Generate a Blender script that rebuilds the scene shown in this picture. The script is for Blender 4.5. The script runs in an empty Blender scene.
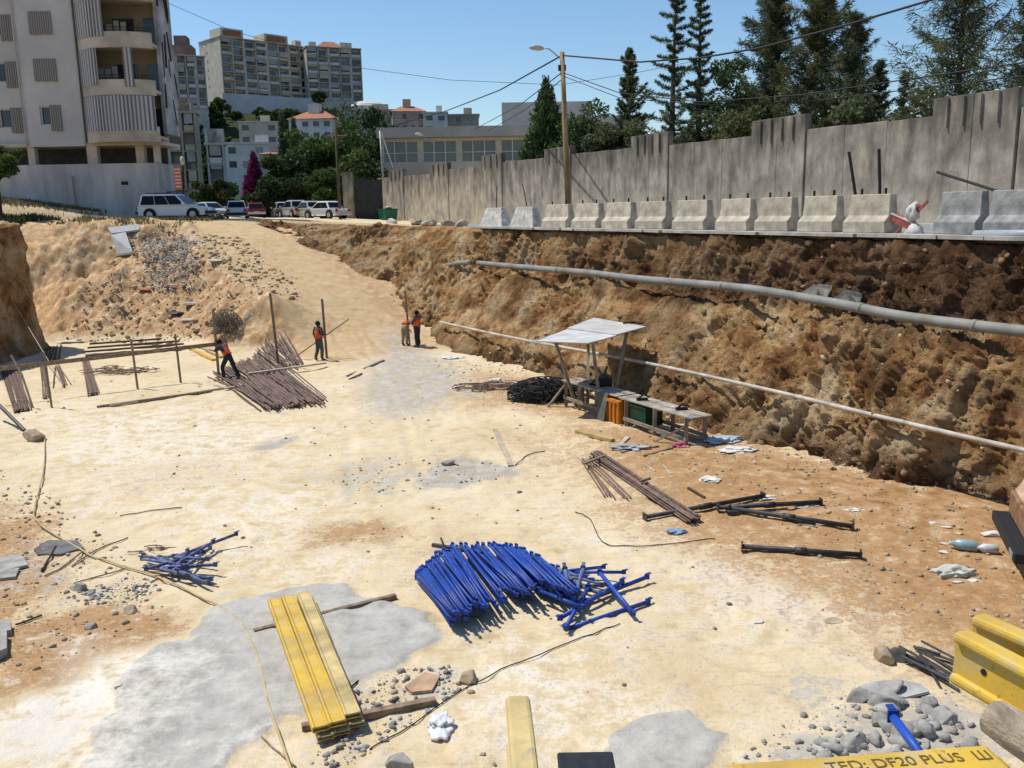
import bpy, math, random
import numpy as np
from mathutils import Vector, Matrix
random.seed(7); np.random.seed(7); RS = np.random.RandomState(11)
R = math.radians
S = bpy.context.scene
COL = S.collection
# ------------------------------------------------------------------ camera, world, sun, exposure
F, H, PITCH, ROLL = 887.0, 6.2, R(10.97), R(-1.0)
cd = bpy.data.cameras.new('camera'); cam = bpy.data.objects.new('camera', cd); COL.objects.link(cam)
CM = (Matrix.Rotation(math.pi/2-PITCH, 3, 'X') @ Matrix.Rotation(ROLL, 3, 'Z'))
cam.matrix_world = Matrix.Translation((0, 0, H)) @ CM.to_4x4()
cd.sensor_width = 36; cd.lens = 36*F/1024; cd.clip_end = 5000; cd.clip_start = 0.1
S.camera = cam
SUN_EL, SUN_DIR = R(61), Vector((-0.93, 0.36, 0)).normalized()      # towards the sun
w = bpy.data.worlds.new('World'); S.world = w; w.use_nodes = True
nt = w.node_tree; bg = nt.nodes['Background']
sky = nt.nodes.new('ShaderNodeTexSky'); sky.sky_type = 'NISHITA'; sky.sun_disc = False
sky.sun_elevation = SUN_EL; sky.sun_rotation = math.atan2(SUN_DIR.x, SUN_DIR.y)
sky.air_density = 1.1; sky.dust_density = 0.25; sky.ozone_density = 3.5; sky.altitude = 100
hs_ = nt.nodes.new('ShaderNodeHueSaturation'); hs_.inputs['Saturation'].default_value = 1.12; nt.links.new(sky.outputs[0], hs_.inputs['Color']); nt.links.new(hs_.outputs[0], bg.inputs[0]); bg.inputs[1].default_value = 0.125
sl = bpy.data.lights.new('sun', 'SUN'); sl.energy = 4.4; sl.angle = R(0.55); sl.color = (1.0, 0.95, 0.87)
so = bpy.data.objects.new('sun', sl); COL.objects.link(so)
sv = SUN_DIR*math.cos(SUN_EL)+Vector((0, 0, math.sin(SUN_EL)))
so.rotation_euler = (-sv).to_track_quat('-Z', 'Y').to_euler(); so.location = (0, 0, 60)
S.view_settings.view_transform = 'Standard'; S.view_settings.look = 'None'
S.view_settings.exposure = 0.10; S.view_settings.gamma = 1.0; S.view_settings.use_curve_mapping = False
S.cycles.max_bounces = 6; S.cycles.transparent_max_bounces = 8

# ------------------------------------------------------------------ pixel -> point helpers (surveying the photograph)
CAMP = Vector((0, 0, H))
def ray(px, py): return CM @ Vector(((px-512)/F, -(py-384)/F, -1.0))
def Z(px, py, z=0.0):
    d = ray(px, py); t = (z-H)/d.z; return Vector((d.x*t, d.y*t, z))
def Yd(px, py, Y):
    d = ray(px, py); t = Y/d.y; return Vector((d.x*t, Y, H+d.z*t))
def plane(px, py, A, N):
    d = ray(px, py); t = (A-CAMP).dot(N)/d.dot(N); return CAMP+d*t
def PV(px, py, A, B):                                # vertical plane through A and B
    e = B-A; return plane(px, py, A, Vector((e.y, -e.x, 0)))
B0 = Vector((11.2, 21.2, 0)); DD = Vector((-.415, .91, 0)).normalized(); NN = Vector((-DD.y, DD.x, 0))
def UT(u, t, z=0.0):
    p = B0+DD*t+NN*u; return Vector((p.x, p.y, z))
def U(px, py, u): return plane(px, py, UT(u, 0), NN)
def Tof(p): return (Vector((p.x, p.y, 0))-B0).dot(DD)

# ------------------------------------------------------------------ numpy noise
def _h(i, j, k, s):
    n = (i*374761393+j*668265263+k*2147483647+s*974711) & 0xffffffff
    n = ((n ^ (n >> 13))*1274126177) & 0xffffffff
    return ((n ^ (n >> 16)) & 0xffff)/65535.0
def vnoise(x, y, z=0.0, s=0):
    x, y, z = np.broadcast_arrays(np.asarray(x, float), np.asarray(y, float), np.asarray(z, float))
    xi, yi, zi = np.floor(x).astype(np.int64), np.floor(y).astype(np.int64), np.floor(z).astype(np.int64)
    fx, fy, fz = x-xi, y-yi, z-zi
    fx, fy, fz = [f*f*f*(f*(f*6-15)+10) for f in (fx, fy, fz)]
    r = 0
    for a in (0, 1):
        for b in (0, 1):
            for c in (0, 1):
                r = r+_h(xi+a, yi+b, zi+c, s)*(fx if a else 1-fx)*(fy if b else 1-fy)*(fz if c else 1-fz)
    return r*2-1
def fbm(x, y, z=0.0, o=4, s=0, g=.5):
    r = 0; a = 1.0
    for k in range(o):
        r = r+a*vnoise(np.asarray(x)*2**k+17.3*k, np.asarray(y)*2**k-9.1*k, np.asarray(z)*2**k+3.7*k, s+k); a *= g
    return r
def sstep(x, a, b):
    t = np.clip((np.asarray(x, float)-a)/(b-a), 0, 1); return t*t*(3-2*t)

def facets(x, y, z, cell, seed, hamp, gamp):
    P = np.stack([x, y, z], -1)/cell; B = np.floor(P).astype(np.int64); best = np.full(x.shape, 1e9); out = np.zeros(x.shape)
    for dx in (-1, 0, 1):
        for dy in (-1, 0, 1):
            for dz in (-1, 0, 1):
                i, j, k = B[..., 0]+dx, B[..., 1]+dy, B[..., 2]+dz
                c = np.stack([i+_h(i, j, k, seed), j+_h(i, j, k, seed+1), k+_h(i, j, k, seed+2)], -1); v = P-c; d = (v*v).sum(-1)
                g = np.stack([_h(i, j, k, seed+3), _h(i, j, k, seed+4), _h(i, j, k, seed+5)], -1)-.5
                hv = hamp*(_h(i, j, k, seed+6)-.5)+gamp*(v*g).sum(-1); m = d < best
                best = np.where(m, d, best); out = np.where(m, hv, out)
    return out

# ------------------------------------------------------------------ materials
MATS = {}
def mat(name, col, rough=.85, var=.25, scale=3.0, bump=.15, bscale=25, metal=0.0, col2=None, rnd=.0, spec=.3, stretch=None):
    if name in MATS: return MATS[name]
    m = bpy.data.materials.new(name); m.use_nodes = True; MATS[name] = m
    n = m.node_tree.nodes; l = m.node_tree.links; b = n['Principled BSDF']
    b.inputs['Roughness'].default_value = rough; b.inputs['Metallic'].default_value = metal
    b.inputs['Specular IOR Level'].default_value = spec
    tc = n.new('ShaderNodeTexCoord'); src = tc.outputs['Object']
    if stretch:
        mp = n.new('ShaderNodeMapping'); mp.inputs['Scale'].default_value = stretch; l.new(src, mp.inputs[0]); src = mp.outputs[0]
    no = n.new('ShaderNodeTexNoise'); no.inputs['Scale'].default_value = scale; no.inputs['Detail'].default_value = 7
    no.inputs['Roughness'].default_value = .62; l.new(src, no.inputs['Vector'])
    c2 = col2 or tuple(c*(1-var*1.6) for c in col)
    cr = n.new('ShaderNodeValToRGB'); e = cr.color_ramp.elements
    e[0].position = .32; e[1].position = .68
    e[0].color = (*c2, 1); e[1].color = (*[min(1, c*(1+var*.4)) for c in col], 1)
    l.new(no.outputs[0], cr.inputs[0]); out = cr.outputs[0]
    if rnd:
        oi = n.new('ShaderNodeObjectInfo'); mr = n.new('ShaderNodeMapRange')
        mr.inputs['To Min'].default_value = 1-rnd; mr.inputs['To Max'].default_value = 1+rnd; l.new(oi.outputs['Random'], mr.inputs[0])
        hs = n.new('ShaderNodeHueSaturation'); l.new(mr.outputs[0], hs.inputs['Value']); l.new(out, hs.inputs['Color']); out = hs.outputs[0]
    l.new(out, b.inputs['Base Color'])
    if bump:
        n2 = n.new('ShaderNodeTexNoise'); n2.inputs['Scale'].default_value = bscale; n2.inputs['Detail'].default_value = 6; l.new(src, n2.inputs['Vector'])
        bp = n.new('ShaderNodeBump'); bp.inputs['Strength'].default_value = bump; bp.inputs['Distance'].default_value = .05
        l.new(n2.outputs[0], bp.inputs['Height']); l.new(bp.outputs[0], b.inputs['Normal'])
    return m
def glassm(name, col, rough=.12):
    m = mat(name, col, rough, .1, 1.0, 0, spec=.6); return m
def leafm(name, c1, c2, trans=.25):
    if name in MATS: return MATS[name]
    m = bpy.data.materials.new(name); m.use_nodes = True; MATS[name] = m
    n = m.node_tree.nodes; l = m.node_tree.links; b = n['Principled BSDF']
    at = n.new('ShaderNodeAttribute'); at.attribute_name = 'tint'
    mx = n.new('ShaderNodeMix'); mx.data_type = 'RGBA'; l.new(at.outputs['Fac'], mx.inputs[0])
    mx.inputs[6].default_value = (*c1, 1); mx.inputs[7].default_value = (*c2, 1)
    b.inputs['Roughness'].default_value = .7; b.inputs['Specular IOR Level'].default_value = .2; l.new(mx.outputs[2], b.inputs['Base Color'])
    tr = n.new('ShaderNodeBsdfTranslucent'); l.new(mx.outputs[2], tr.inputs[0])
    ms = n.new('ShaderNodeMixShader'); ms.inputs[0].default_value = trans
    l.new(b.outputs[0], ms.inputs[1]); l.new(tr.outputs[0], ms.inputs[2]); l.new(ms.outputs[0], n['Material Output'].inputs[0])
    return m
def stripes(name, c1, c2, freq, axis='X', bump=.3):
    if name in MATS: return MATS[name]
    m = mat(name, c1, .9, .1, 2, 0); n = m.node_tree.nodes; l = m.node_tree.links; b = n['Principled BSDF']
    tc = n.new('ShaderNodeTexCoord'); wv = n.new('ShaderNodeTexWave'); wv.bands_direction = axis
    wv.inputs['Scale'].default_value = freq; wv.inputs['Distortion'].default_value = .3; l.new(tc.outputs['Object'], wv.inputs['Vector'])
    cr = n.new('ShaderNodeValToRGB'); cr.color_ramp.elements[0].position = .42; cr.color_ramp.elements[1].position = .58
    cr.color_ramp.elements[0].color = (*c1, 1); cr.color_ramp.elements[1].color = (*c2, 1)
    l.new(wv.outputs[0], cr.inputs[0]); l.new(cr.outputs[0], b.inputs['Base Color'])
    return m

# ------------------------------------------------------------------ mesh builder and scene tree
OFF = {}
class MB:
    def __init__(s, M=None): s.v = []; s.f = []; s.m = []; s.M = M
    def add(s, vs, fs, m=0):
        o = len(s.v)
        for v in vs:
            v = Vector(v); s.v.append(s.M @ v if s.M else v)
        for f in fs: s.f.append([i+o for i in f]); s.m.append(m)
        return s
    def box(s, c, d, rot=None, m=0):
        vs = []
        for x in (-.5, .5):
            for y in (-.5, .5):
                for z in (-.5, .5):
                    p = Vector((x*d[0], y*d[1], z*d[2])); p = rot @ p if rot else p
                    vs.append(p+Vector(c))
        return s.add(vs, [(0, 1, 3, 2), (4, 6, 7, 5), (0, 4, 5, 1), (2, 3, 7, 6), (0, 2, 6, 4), (1, 5, 7, 3)], m)
    def bb(s, x0, x1, y0, y1, z0, z1, m=0): return s.box(((x0+x1)/2, (y0+y1)/2, (z0+z1)/2), (abs(x1-x0), abs(y1-y0), abs(z1-z0)), None, m)
    def bar(s, a, b, w_, h_, m=0, up=Vector((0, 0, 1))):
        a, b = Vector(a), Vector(b); d = b-a; L = d.length; d.normalize()
        if abs(d.dot(up)) > .99: up = Vector((0, 1, 0))
        x = d.cross(up).normalized(); z = x.cross(d)
        rot = Matrix((x, d, z)).transposed(); return s.box((a+b)/2, (w_, L, h_), rot, m)
    def tube(s, pts, r, n=8, m=0, caps=True):
        pts = [Vector(p) for p in pts]; k = len(pts); rr = r if hasattr(r, '__len__') else [r]*k
        vs = []; fs = []; up = None
        for i, p in enumerate(pts):
            d = (pts[min(i+1, k-1)]-pts[max(i-1, 0)]).normalized()
            if up is None: up = Vector((0, 0, 1)) if abs(d.z) < .9 else Vector((1, 0, 0))
            x = d.cross(up).normalized(); y = x.cross(d).normalized(); up = y
            for j in range(n):
                a = 2*math.pi*j/n; vs.append(p+(x*math.cos(a)+y*math.sin(a))*rr[i])
        for i in range(k-1):
            for j in range(n):
                j2 = (j+1) % n; fs.append((i*n+j, i*n+j2, (i+1)*n+j2, (i+1)*n+j))
        if caps: fs.append(tuple(range(n-1, -1, -1))); fs.append(tuple((k-1)*n+j for j in range(n)))
        return s.add(vs, fs, m)
    def prism(s, poly, a, b, axis=1, m=0, taper=1.0):   # poly in the two other axes, extruded along `axis`
        n = len(poly); vs = []
        for e in (a, b):
            for p in poly:
                v = [p[0], p[1]]; v.insert(axis, e); vs.append(v)
        fs = [tuple(range(n)), tuple(range(2*n-1, n-1, -1))]
        for i in range(n): j = (i+1) % n; fs.append((i, i+n, j+n, j))
        return s.add(vs, fs, m)
    def disc(s, c, axis, r, w_, n=20, m=0): c = Vector(c); a = Vector(axis).normalized()*w_/2; return s.tube([c-a, c+a], r, n, m)
    def wall(s, x0, x1, z0, z1, y0, y1, ops, m=0):       # wall slab with real openings
        xs = sorted({x0, x1, *[o[0] for o in ops], *[o[1] for o in ops]}); zs = sorted({z0, z1, *[o[2] for o in ops], *[o[3] for o in ops]})
        xs = [x for x in xs if x0 <= x <= x1]; zs = [z for z in zs if z0 <= z <= z1]
        for i in range(len(xs)-1):
            run = None
            for j in range(len(zs)-1):
                cx, cz = (xs[i]+xs[i+1])/2, (zs[j]+zs[j+1])/2
                hole = any(o[0] < cx < o[1] and o[2] < cz < o[3] for o in ops)
                if hole:
                    if run is not None: s.bb(xs[i], xs[i+1], y0, y1, run, zs[j], m); run = None
                elif run is None: run = zs[j]
            if run is not None: s.bb(xs[i], xs[i+1], y0, y1, run, zs[-1], m)
        return s
    def build(s, name, mats, parent=None, smooth=False, bevel=0.0, origin=None):
        if not isinstance(mats, (list, tuple)): mats = [mats]
        if parent is not None: off = OFF[parent.name]
        else:
            off = Vector(origin) if origin is not None else Vector((sum(v.x for v in s.v)/len(s.v), sum(v.y for v in s.v)/len(s.v), min(v.z for v in s.v)))
        me = bpy.data.meshes.new(name); me.from_pydata([tuple(v-off) for v in s.v], [], s.f)
        for m in mats: me.materials.append(m)
        if len(mats) > 1: me.polygons.foreach_set('material_index', s.m)
        if smooth: me.polygons.foreach_set('use_smooth', [True]*len(me.polygons))
        me.update(); o = bpy.data.objects.new(name, me); COL.objects.link(o); OFF[o.name] = off
        if parent is not None: o.parent = parent
        else: o.location = off
        if bevel:
            b = o.modifiers.new('bevel', 'BEVEL'); b.width = bevel; b.segments = 2; b.limit_method = 'ANGLE'
        return o
def tag(o, label=None, cat=None, group=None, kind=None):
    if label: o['label'] = label
    if cat: o['category'] = cat
    if group: o['group'] = group
    if kind: o['kind'] = kind
    return o
def thing(name, loc, label, cat, group=None):
    o = bpy.data.objects.new(name, None); COL.objects.link(o); o.location = loc; o.empty_display_size = .3
    OFF[o.name] = Vector(loc); return tag(o, label, cat, group)
def npmesh(name, V, Fc, mats, tint=None, parent=None, smooth=False, loc=None):
    off = OFF[parent.name] if parent is not None else Vector(loc if loc is not None else (0, 0, 0))
    V = np.asarray(V, dtype=np.float32)-np.array(off, dtype=np.float32)
    Fc = np.asarray(Fc, dtype=np.int32); k = Fc.shape[1]
    me = bpy.data.meshes.new(name); me.vertices.add(len(V)); me.vertices.foreach_set('co', V.ravel())
    me.loops.add(Fc.size); me.loops.foreach_set('vertex_index', Fc.ravel())
    me.polygons.add(len(Fc)); me.polygons.foreach_set('loop_start', np.arange(0, Fc.size, k, dtype=np.int32))
    if not isinstance(mats, (list, tuple)): mats = [mats]
    for m in mats: me.materials.append(m)
    if smooth: me.polygons.foreach_set('use_smooth', np.ones(len(Fc), dtype=bool))
    if tint is not None:
        a = me.attributes.new('tint', 'FLOAT', 'FACE'); a.data.foreach_set('value', np.asarray(tint, dtype=np.float32))
    me.update(calc_edges=True); o = bpy.data.objects.new(name, me); COL.objects.link(o); OFF[o.name] = off
    if parent is not None: o.parent = parent
    else: o.location = off
    return o
def copy_tree(o, parent=None):
    c = o.copy(); COL.objects.link(c); c.parent = parent
    for ch in list(o.children): copy_tree(ch, c)
    return c

# ------------------------------------------------------------------ ground heights
LIP = [UT(.45, -40), UT(.45, 33), Vector((-5.2, 54.2, 0)), Vector((-8.5, 56.6, 0)), Vector((-11.5, 58, 0)), Vector((-14.2, 58.9, 0)), Vector((-22, 62, 0))]
def lipsd(x, y):
    best = np.full(np.shape(x), 1e9); sg = np.zeros(np.shape(x))
    for a, b in zip(LIP[:-1], LIP[1:]):
        e = b-a; L = e.length; ex, ey = e.x/L, e.y/L
        vx, vy = x-a.x, y-a.y; t = np.clip(vx*ex+vy*ey, 0, L)
        d = np.hypot(vx-ex*t, vy-ey*t); c = -(ex*vy-ey*vx)
        k = d < best; best = np.where(k, d, best); sg = np.where(k, np.sign(c), sg)
    return best*sg
RQ = [30, 35, 37, 39.2, 41.5, 43.9, 48.2, 53.1, 58.9, 63]; RZ = [0, .02, .2, .7, 1.5, 2.35, 3.64, 4.92, 5.85, 6.05]
def plateau(x, y):
    z = 5.40+.65*sstep(-x, 3, 20)
    z = z+1.7*sstep(y, 52, 66)*sstep(-x, 23, 38)
    ratio = x/np.maximum(y, 1.0)
    hill = (4.0*sstep(y, 105, 235)+np.clip(y-236, 0, 108)*.312)*(1-sstep(ratio, -.20, .0))
    return z+hill
def gz(x, y):
    x = np.asarray(x, float); y = np.asarray(y, float)
    q = -.58*x+.815*y; p = .815*x+.58*y+.5*vnoise(x*.3, y*.3, 0, 5)
    zr = np.interp(q, RQ, RZ)
    zr = zr-np.clip(15.3-p, 0, 50)*.72
    n1 = fbm(x*.35, y*.35, 0, 4, 3)
    L = np.clip((y-44.6+1.1*n1-.06*(x+18))/11.0, 0, 1)
    L = 6.0*(L*.75+.25*L*L*(3-2*L))
    L = L*(1-sstep(p, 15.5, 19))
    L = L*(1-sstep(x, -14, -10)*0)
    k = 12.0; z = np.log(np.exp(np.clip(zr, -3, 9)*k*.35)+np.exp(L*k*.35)+np.exp(0*x))/(k*.35)-math.log(2.0)/(k*.35)*np.exp(-np.maximum(zr, L)*2)
    z = np.maximum(z, 0)
    md = 1.25*np.exp(-((x+12.6)/2.6)**2-((y-42.2)/2.1)**2)*(1+.5*n1); z = z+np.maximum(md-.08, 0)*(z < 1.6)
    rough = sstep(z, .1, .7)*(1-sstep(p, 14.6, 16.2))
    z = z+rough*(.16*fbm(x*.8, y*.8, 0, 5, 9, .6)+.16*(.35-np.abs(vnoise(x*2.1, y*2.1, 0, 33)))+.10*(.35-np.abs(vnoise(x*4.3, y*4.3, 0, 34))))+.02*fbm(x*1.3, y*1.3, 0, 3, 21)+.05*fbm(x*.25, y*.25, 0, 2, 30)
    zp = plateau(x, y)
    z = z+(.010*fbm(x*4.5, y*4.5, 0, 3, 44)-.03*sstep(vnoise(x*3.3, y*3.3, 0, 45), .45, .8))*(y < 45)
    for off in (-.85, .85):
        for x0, x1, x2, x3 in ((-8.6, -5.5, -3.0, -1.0), (-8.4, -4.0, 2.5, 4.5)):
            t_ = np.clip((44-y)/34, 0, 1); cx = (1-t_)**3*x0+3*(1-t_)**2*t_*x1+3*(1-t_)*t_*t_*x2+t_**3*x3+off; dd = np.abs(x-cx-.08*vnoise(y*.7, off, 0, 46))
            z = z+np.where((y < 43) & (y > 9), (-.028*np.exp(-(dd/.14)**2)+.018*np.exp(-((dd-.27)/.1)**2))*(.5+.5*vnoise(x*.6, y*.6, 0, 47)), 0)
    z = np.minimum(z, zp)
    z = np.where((y > 62), zp+.03*fbm(x*.8, y*.8, 0, 3, 8), z)
    sd = lipsd(x, y)
    z = np.where(y < 64, z+(zp-z)*sstep(sd, .05, .35), z)
    edge = -23.4+.35*fbm(y*.5, 0, 0, 3, 40)-.25*sstep(y, 38, 44)
    z = np.where(y < 44.2, z+(zp-z)*sstep(edge-x-.35, 0, .25), z)
    z = np.where((y >= 44.2) & (x < -27.5), z+(zp-z)*sstep(-27.5-x, 0, 5)*(1-sstep(y, 56, 60)), z)
    return z
def gp(x, y, dz=0.0): return Vector((x, y, float(gz(x, y))+dz))
def G(px, py, dz=0.0):                                # where the sight line meets the ground
    d = ray(px, py).normalized(); ts = np.concatenate([np.arange(7, 70, .05), np.arange(70, 400, .5)])
    hz = H+d.z*ts-gz(d.x*ts, d.y*ts); i = int(np.argmax(hz < dz)) if (hz < dz).any() else len(ts)-1
    t = ts[i]; return Vector((d.x*t, d.y*t, H+d.z*t))

# soil masks: wet, grey and pale areas each with its own outline on the site
def poly_mask(px, py, poly, soft):
    inside = np.zeros(px.shape, bool); dmin = np.full(px.shape, 1e9); n = len(poly)
    for i in range(n):
        x1, y1 = poly[i]; x2, y2 = poly[(i+1) % n]
        c = ((y1 > py) != (y2 > py)) & (px < (x2-x1)*(py-y1)/((y2-y1) or 1e-9)+x1); inside ^= c
        ex, ey = x2-x1, y2-y1; L2 = ex*ex+ey*ey or 1e-9
        t = np.clip(((px-x1)*ex+(py-y1)*ey)/L2, 0, 1); dmin = np.minimum(dmin, np.hypot(px-x1-ex*t, py-y1-ey*t))
    sd = np.where(inside, dmin, -dmin); return np.clip(.5+sd/(2*soft), 0, 1)
def W(pts): return [(lambda p: (p.x, p.y))(Z(a, b, 0)) for a, b in pts]
SLAB = W([(60, 790), (95, 735), (120, 712), (112, 690), (135, 664), (150, 648), (185, 640), (215, 612), (262, 597), (305, 588), (345, 584), (362, 600), (400, 607), (440, 624), (444, 640), (420, 655), (392, 674), (350, 690), (330, 706), (300, 722), (276, 716), (262, 735), (240, 748), (205, 790)])
SLAB2 = W([(610, 735), (640, 718), (690, 711), (712, 730), (735, 738), (700, 775), (610, 775)])
GREY = [(W([(-20, 705), (60, 690), (120, 690), (110, 740), (40, 780), (-20, 790)]), .6, .5), (W([(330, 462), (400, 452), (420, 470), (400, 492), (345, 492), (312, 478)]), .5, .55), (W([(412, 464), (450, 457), (510, 463), (513, 473), (460, 480), (420, 484)]), .22, 1.0),
        (W([(372, 420), (352, 398), (360, 372), (392, 340), (430, 352), (470, 380), (472, 398), (430, 414)]), .9, .85),
        (W([(262, 441), (298, 437), (292, 449), (256, 454)]), .18, 1.0),
        (W([(60, 606), (60, 590), (130, 572), (150, 590), (130, 610), (90, 612)]), .35, .45),
        (W([(800, 725), (860, 690), (930, 688), (985, 705), (990, 790), (800, 790), (745, 768)]), .35, .9), (W([(770, 690), (800, 680), (835, 690), (810, 702), (780, 702)]), .3, .8),
        (W([(340, 700), (400, 672), (450, 668), (470, 690), (420, 720), (350, 770), (310, 770)]), .35, .55),
        (W([(0, 540), (50, 540), (85, 560), (60, 585), (0, 590)]), .5, .5)]
BROWN = [(W([(560, 430), (720, 430), (830, 470), (1100, 520), (1200, 800), (960, 690), (860, 620), (720, 560), (640, 520)]), 1.9, 1.2), (W([(690, 445), (830, 468), (1100, 518), (1120, 600), (900, 540), (760, 490)]), .8, 1.5),
         (W([(470, 370), (560, 380), (620, 412), (640, 440), (600, 440), (540, 420), (430, 405)]), 1.2, .75),
         (W([(-60, 480), (50, 515), (75, 560), (60, 640), (-60, 670)]), .6, .95),
         (W([(-20, 640), (60, 615), (130, 605), (185, 632), (120, 655), (60, 680), (-20, 690)]), .35, 1.0),
         (W([(310, 522), (380, 510), (405, 532), (340, 552), (285, 562)]), .5, .85),
         (W([(400, 520), (470, 530), (440, 560), (390, 570)]), .7, .45),
         (W([(280, 640), (330, 700), (300, 770), (200, 770)]), .7, .35), (W([(100, 470), (220, 455), (250, 480), (120, 500)]), .7, .4), (W([(480, 420), (600, 440), (620, 470), (520, 480)]), .9, .5), (W([(640, 620), (760, 660), (800, 720), (640, 700)]), .8, .35),
         (W([(860, 640), (1000, 640), (1020, 690), (900, 690)]), .5, .5)]
WHITE = [(W([(180, 500), (330, 480), (400, 560), (340, 590), (240, 580), (170, 545)]), 1.2, .5), (W([(450, 640), (640, 640), (760, 700), (720, 770), (500, 770), (420, 720)]), 1.2, .5), (W([(640, 560), (760, 540), (830, 590), (980, 600), (960, 640), (820, 640), (740, 620)]), .9, .8),
         (W([(20, 690), (110, 660), (160, 640), (190, 670), (120, 740), (60, 768), (0, 768)]), .4, .95),
         (W([(0, 410), (200, 400), (330, 430), (260, 500), (60, 520)]), 2.0, .55),
         (W([(540, 500), (620, 530), (620, 560), (540, 545)]), .8, .5)]
def make_ground():
    ys = [-400, -200, -100, -50, -25, -10, 0]; y = 4.0
    while y < 62.5: ys.append(y); y += .05+.0028*max(0, y-8)
    while y < 110: ys.append(y); y += 1.2
    while y < 1500: ys.append(y); y *= 1.06
    ys += [2200, 4000]
    xs = [-4000, -2000, -1000, -600, -400, -300, -230, -180, -140, -110, -90, -75, -62, -54, -48, -43, -39, -36, -33, -31, -29]
    xs += list(np.arange(-27, -9, .11))+list(np.arange(-9, 13, .085))+list(np.arange(13, 24, .5))
    xs += [25, 28, 32, 38, 45, 55, 70, 90, 120, 160, 220, 300, 420, 600, 1000, 2000, 4000]
    X, Y = np.meshgrid(np.array(xs, float), np.array(ys, float)); Zz = gz(X, Y)
    wx = X+.35*fbm(X*.9, Y*.9, 0, 4, 50); wy = Y+.35*fbm(X*.9, Y*.9, 0, 4, 60)
    def msk(lst):
        r = np.zeros(X.shape)
        for p, soft, amt in lst: r = np.maximum(r, amt*poly_mask(wx, wy, p, soft))
        return r
    low = sstep(1.0-Zz, 0, .5)
    slab = np.maximum(poly_mask(X+.12*fbm(X*2, Y*2, 0, 4, 70), Y+.12*fbm(X*2, Y*2, 0, 4, 80), SLAB, .035), poly_mask(X+.1*fbm(X*2, Y*2, 0, 4, 70), Y, SLAB2, .05))
    fr_ = sstep(Zz, .12, .6)*(1-sstep(.815*X+.58*Y, 14.7, 15.8))*((Y > 36) & (Y < 61) & (X < 0)); Zz = Zz+fr_*(facets(X, Y, Zz*.5, .7, 501, .16, .34)+facets(X, Y, Zz*.5, .3, 521, .08, .2))
    slab0 = np.ones_like(slab); Zz = Zz+.055*slab
    dust = msk([(W([(-80, 690), (40, 680), (120, 655), (160, 640), (205, 650), (190, 690), (170, 720), (150, 760), (120, 790), (-80, 790)]), .7, .8), (W([(200, 790), (230, 740), (300, 715), (330, 740), (290, 790)]), .5, .7), (W([(30, 640), (110, 640), (150, 645), (120, 665), (40, 690)]), .4, .6)])*slab0
    gr = msk(GREY)*np.where(Zz < 2.2, 1, 0); br = msk(BROWN)*low; wh = msk(WHITE)*low
    q = -.58*X+.815*Y; p = .815*X+.58*Y
    slope = sstep(Zz, .12, .55)*(1-sstep(p, 14.9, 16.1))*np.where(Y < 62, 1, 0)
    gp_ = []
    for a, c in ((144, 246), (150, 234), (188, 234), (200, 240), (200, 262), (197, 282), (185, 290), (165, 292), (150, 275)): g_ = G(a, c); gp_.append((g_.x, g_.y))
    gr = np.maximum(gr, poly_mask(wx, wy, gp_, .5))
    och = sstep(q, 31, 38)*sstep(p, 14.2, 15.6)*(1-sstep(p, 21, 23))*np.where(Y < 64, 1, 0)*1.25
    br = np.maximum(br, 0)
    slope = np.maximum(slope, .8*sstep(p, 20.2, 21.8)*sstep(Zz, .3, 1)*np.where(Y < 62, 1, 0))
    slope = np.maximum(slope, .45*np.where((Y > 58) & (X < -20) & (Y < 120), 1, 0))
    ny, nx = X.shape; idx = np.arange(ny*nx).reshape(ny, nx)
    Fc = np.stack([idx[:-1, :-1], idx[:-1, 1:], idx[1:, 1:], idx[1:, :-1]], -1).reshape(-1, 4)
    o = npmesh('ground', np.stack([X, Y, Zz], -1).reshape(-1, 3), Fc, ground_mat(), smooth=True)
    veg = np.where((Y > 92), 1.0, 0.0)
    a = o.data.attributes.new('soil', 'FLOAT_COLOR', 'POINT')
    a.data.foreach_set('color', np.stack([gr, br, wh, och], -1).astype(np.float32).ravel())
    a = o.data.attributes.new('relief', 'FLOAT_COLOR', 'POINT')
    a.data.foreach_set('color', np.stack([slope, veg, slab, dust], -1).astype(np.float32).ravel())
    return tag(o, kind='structure')
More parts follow.
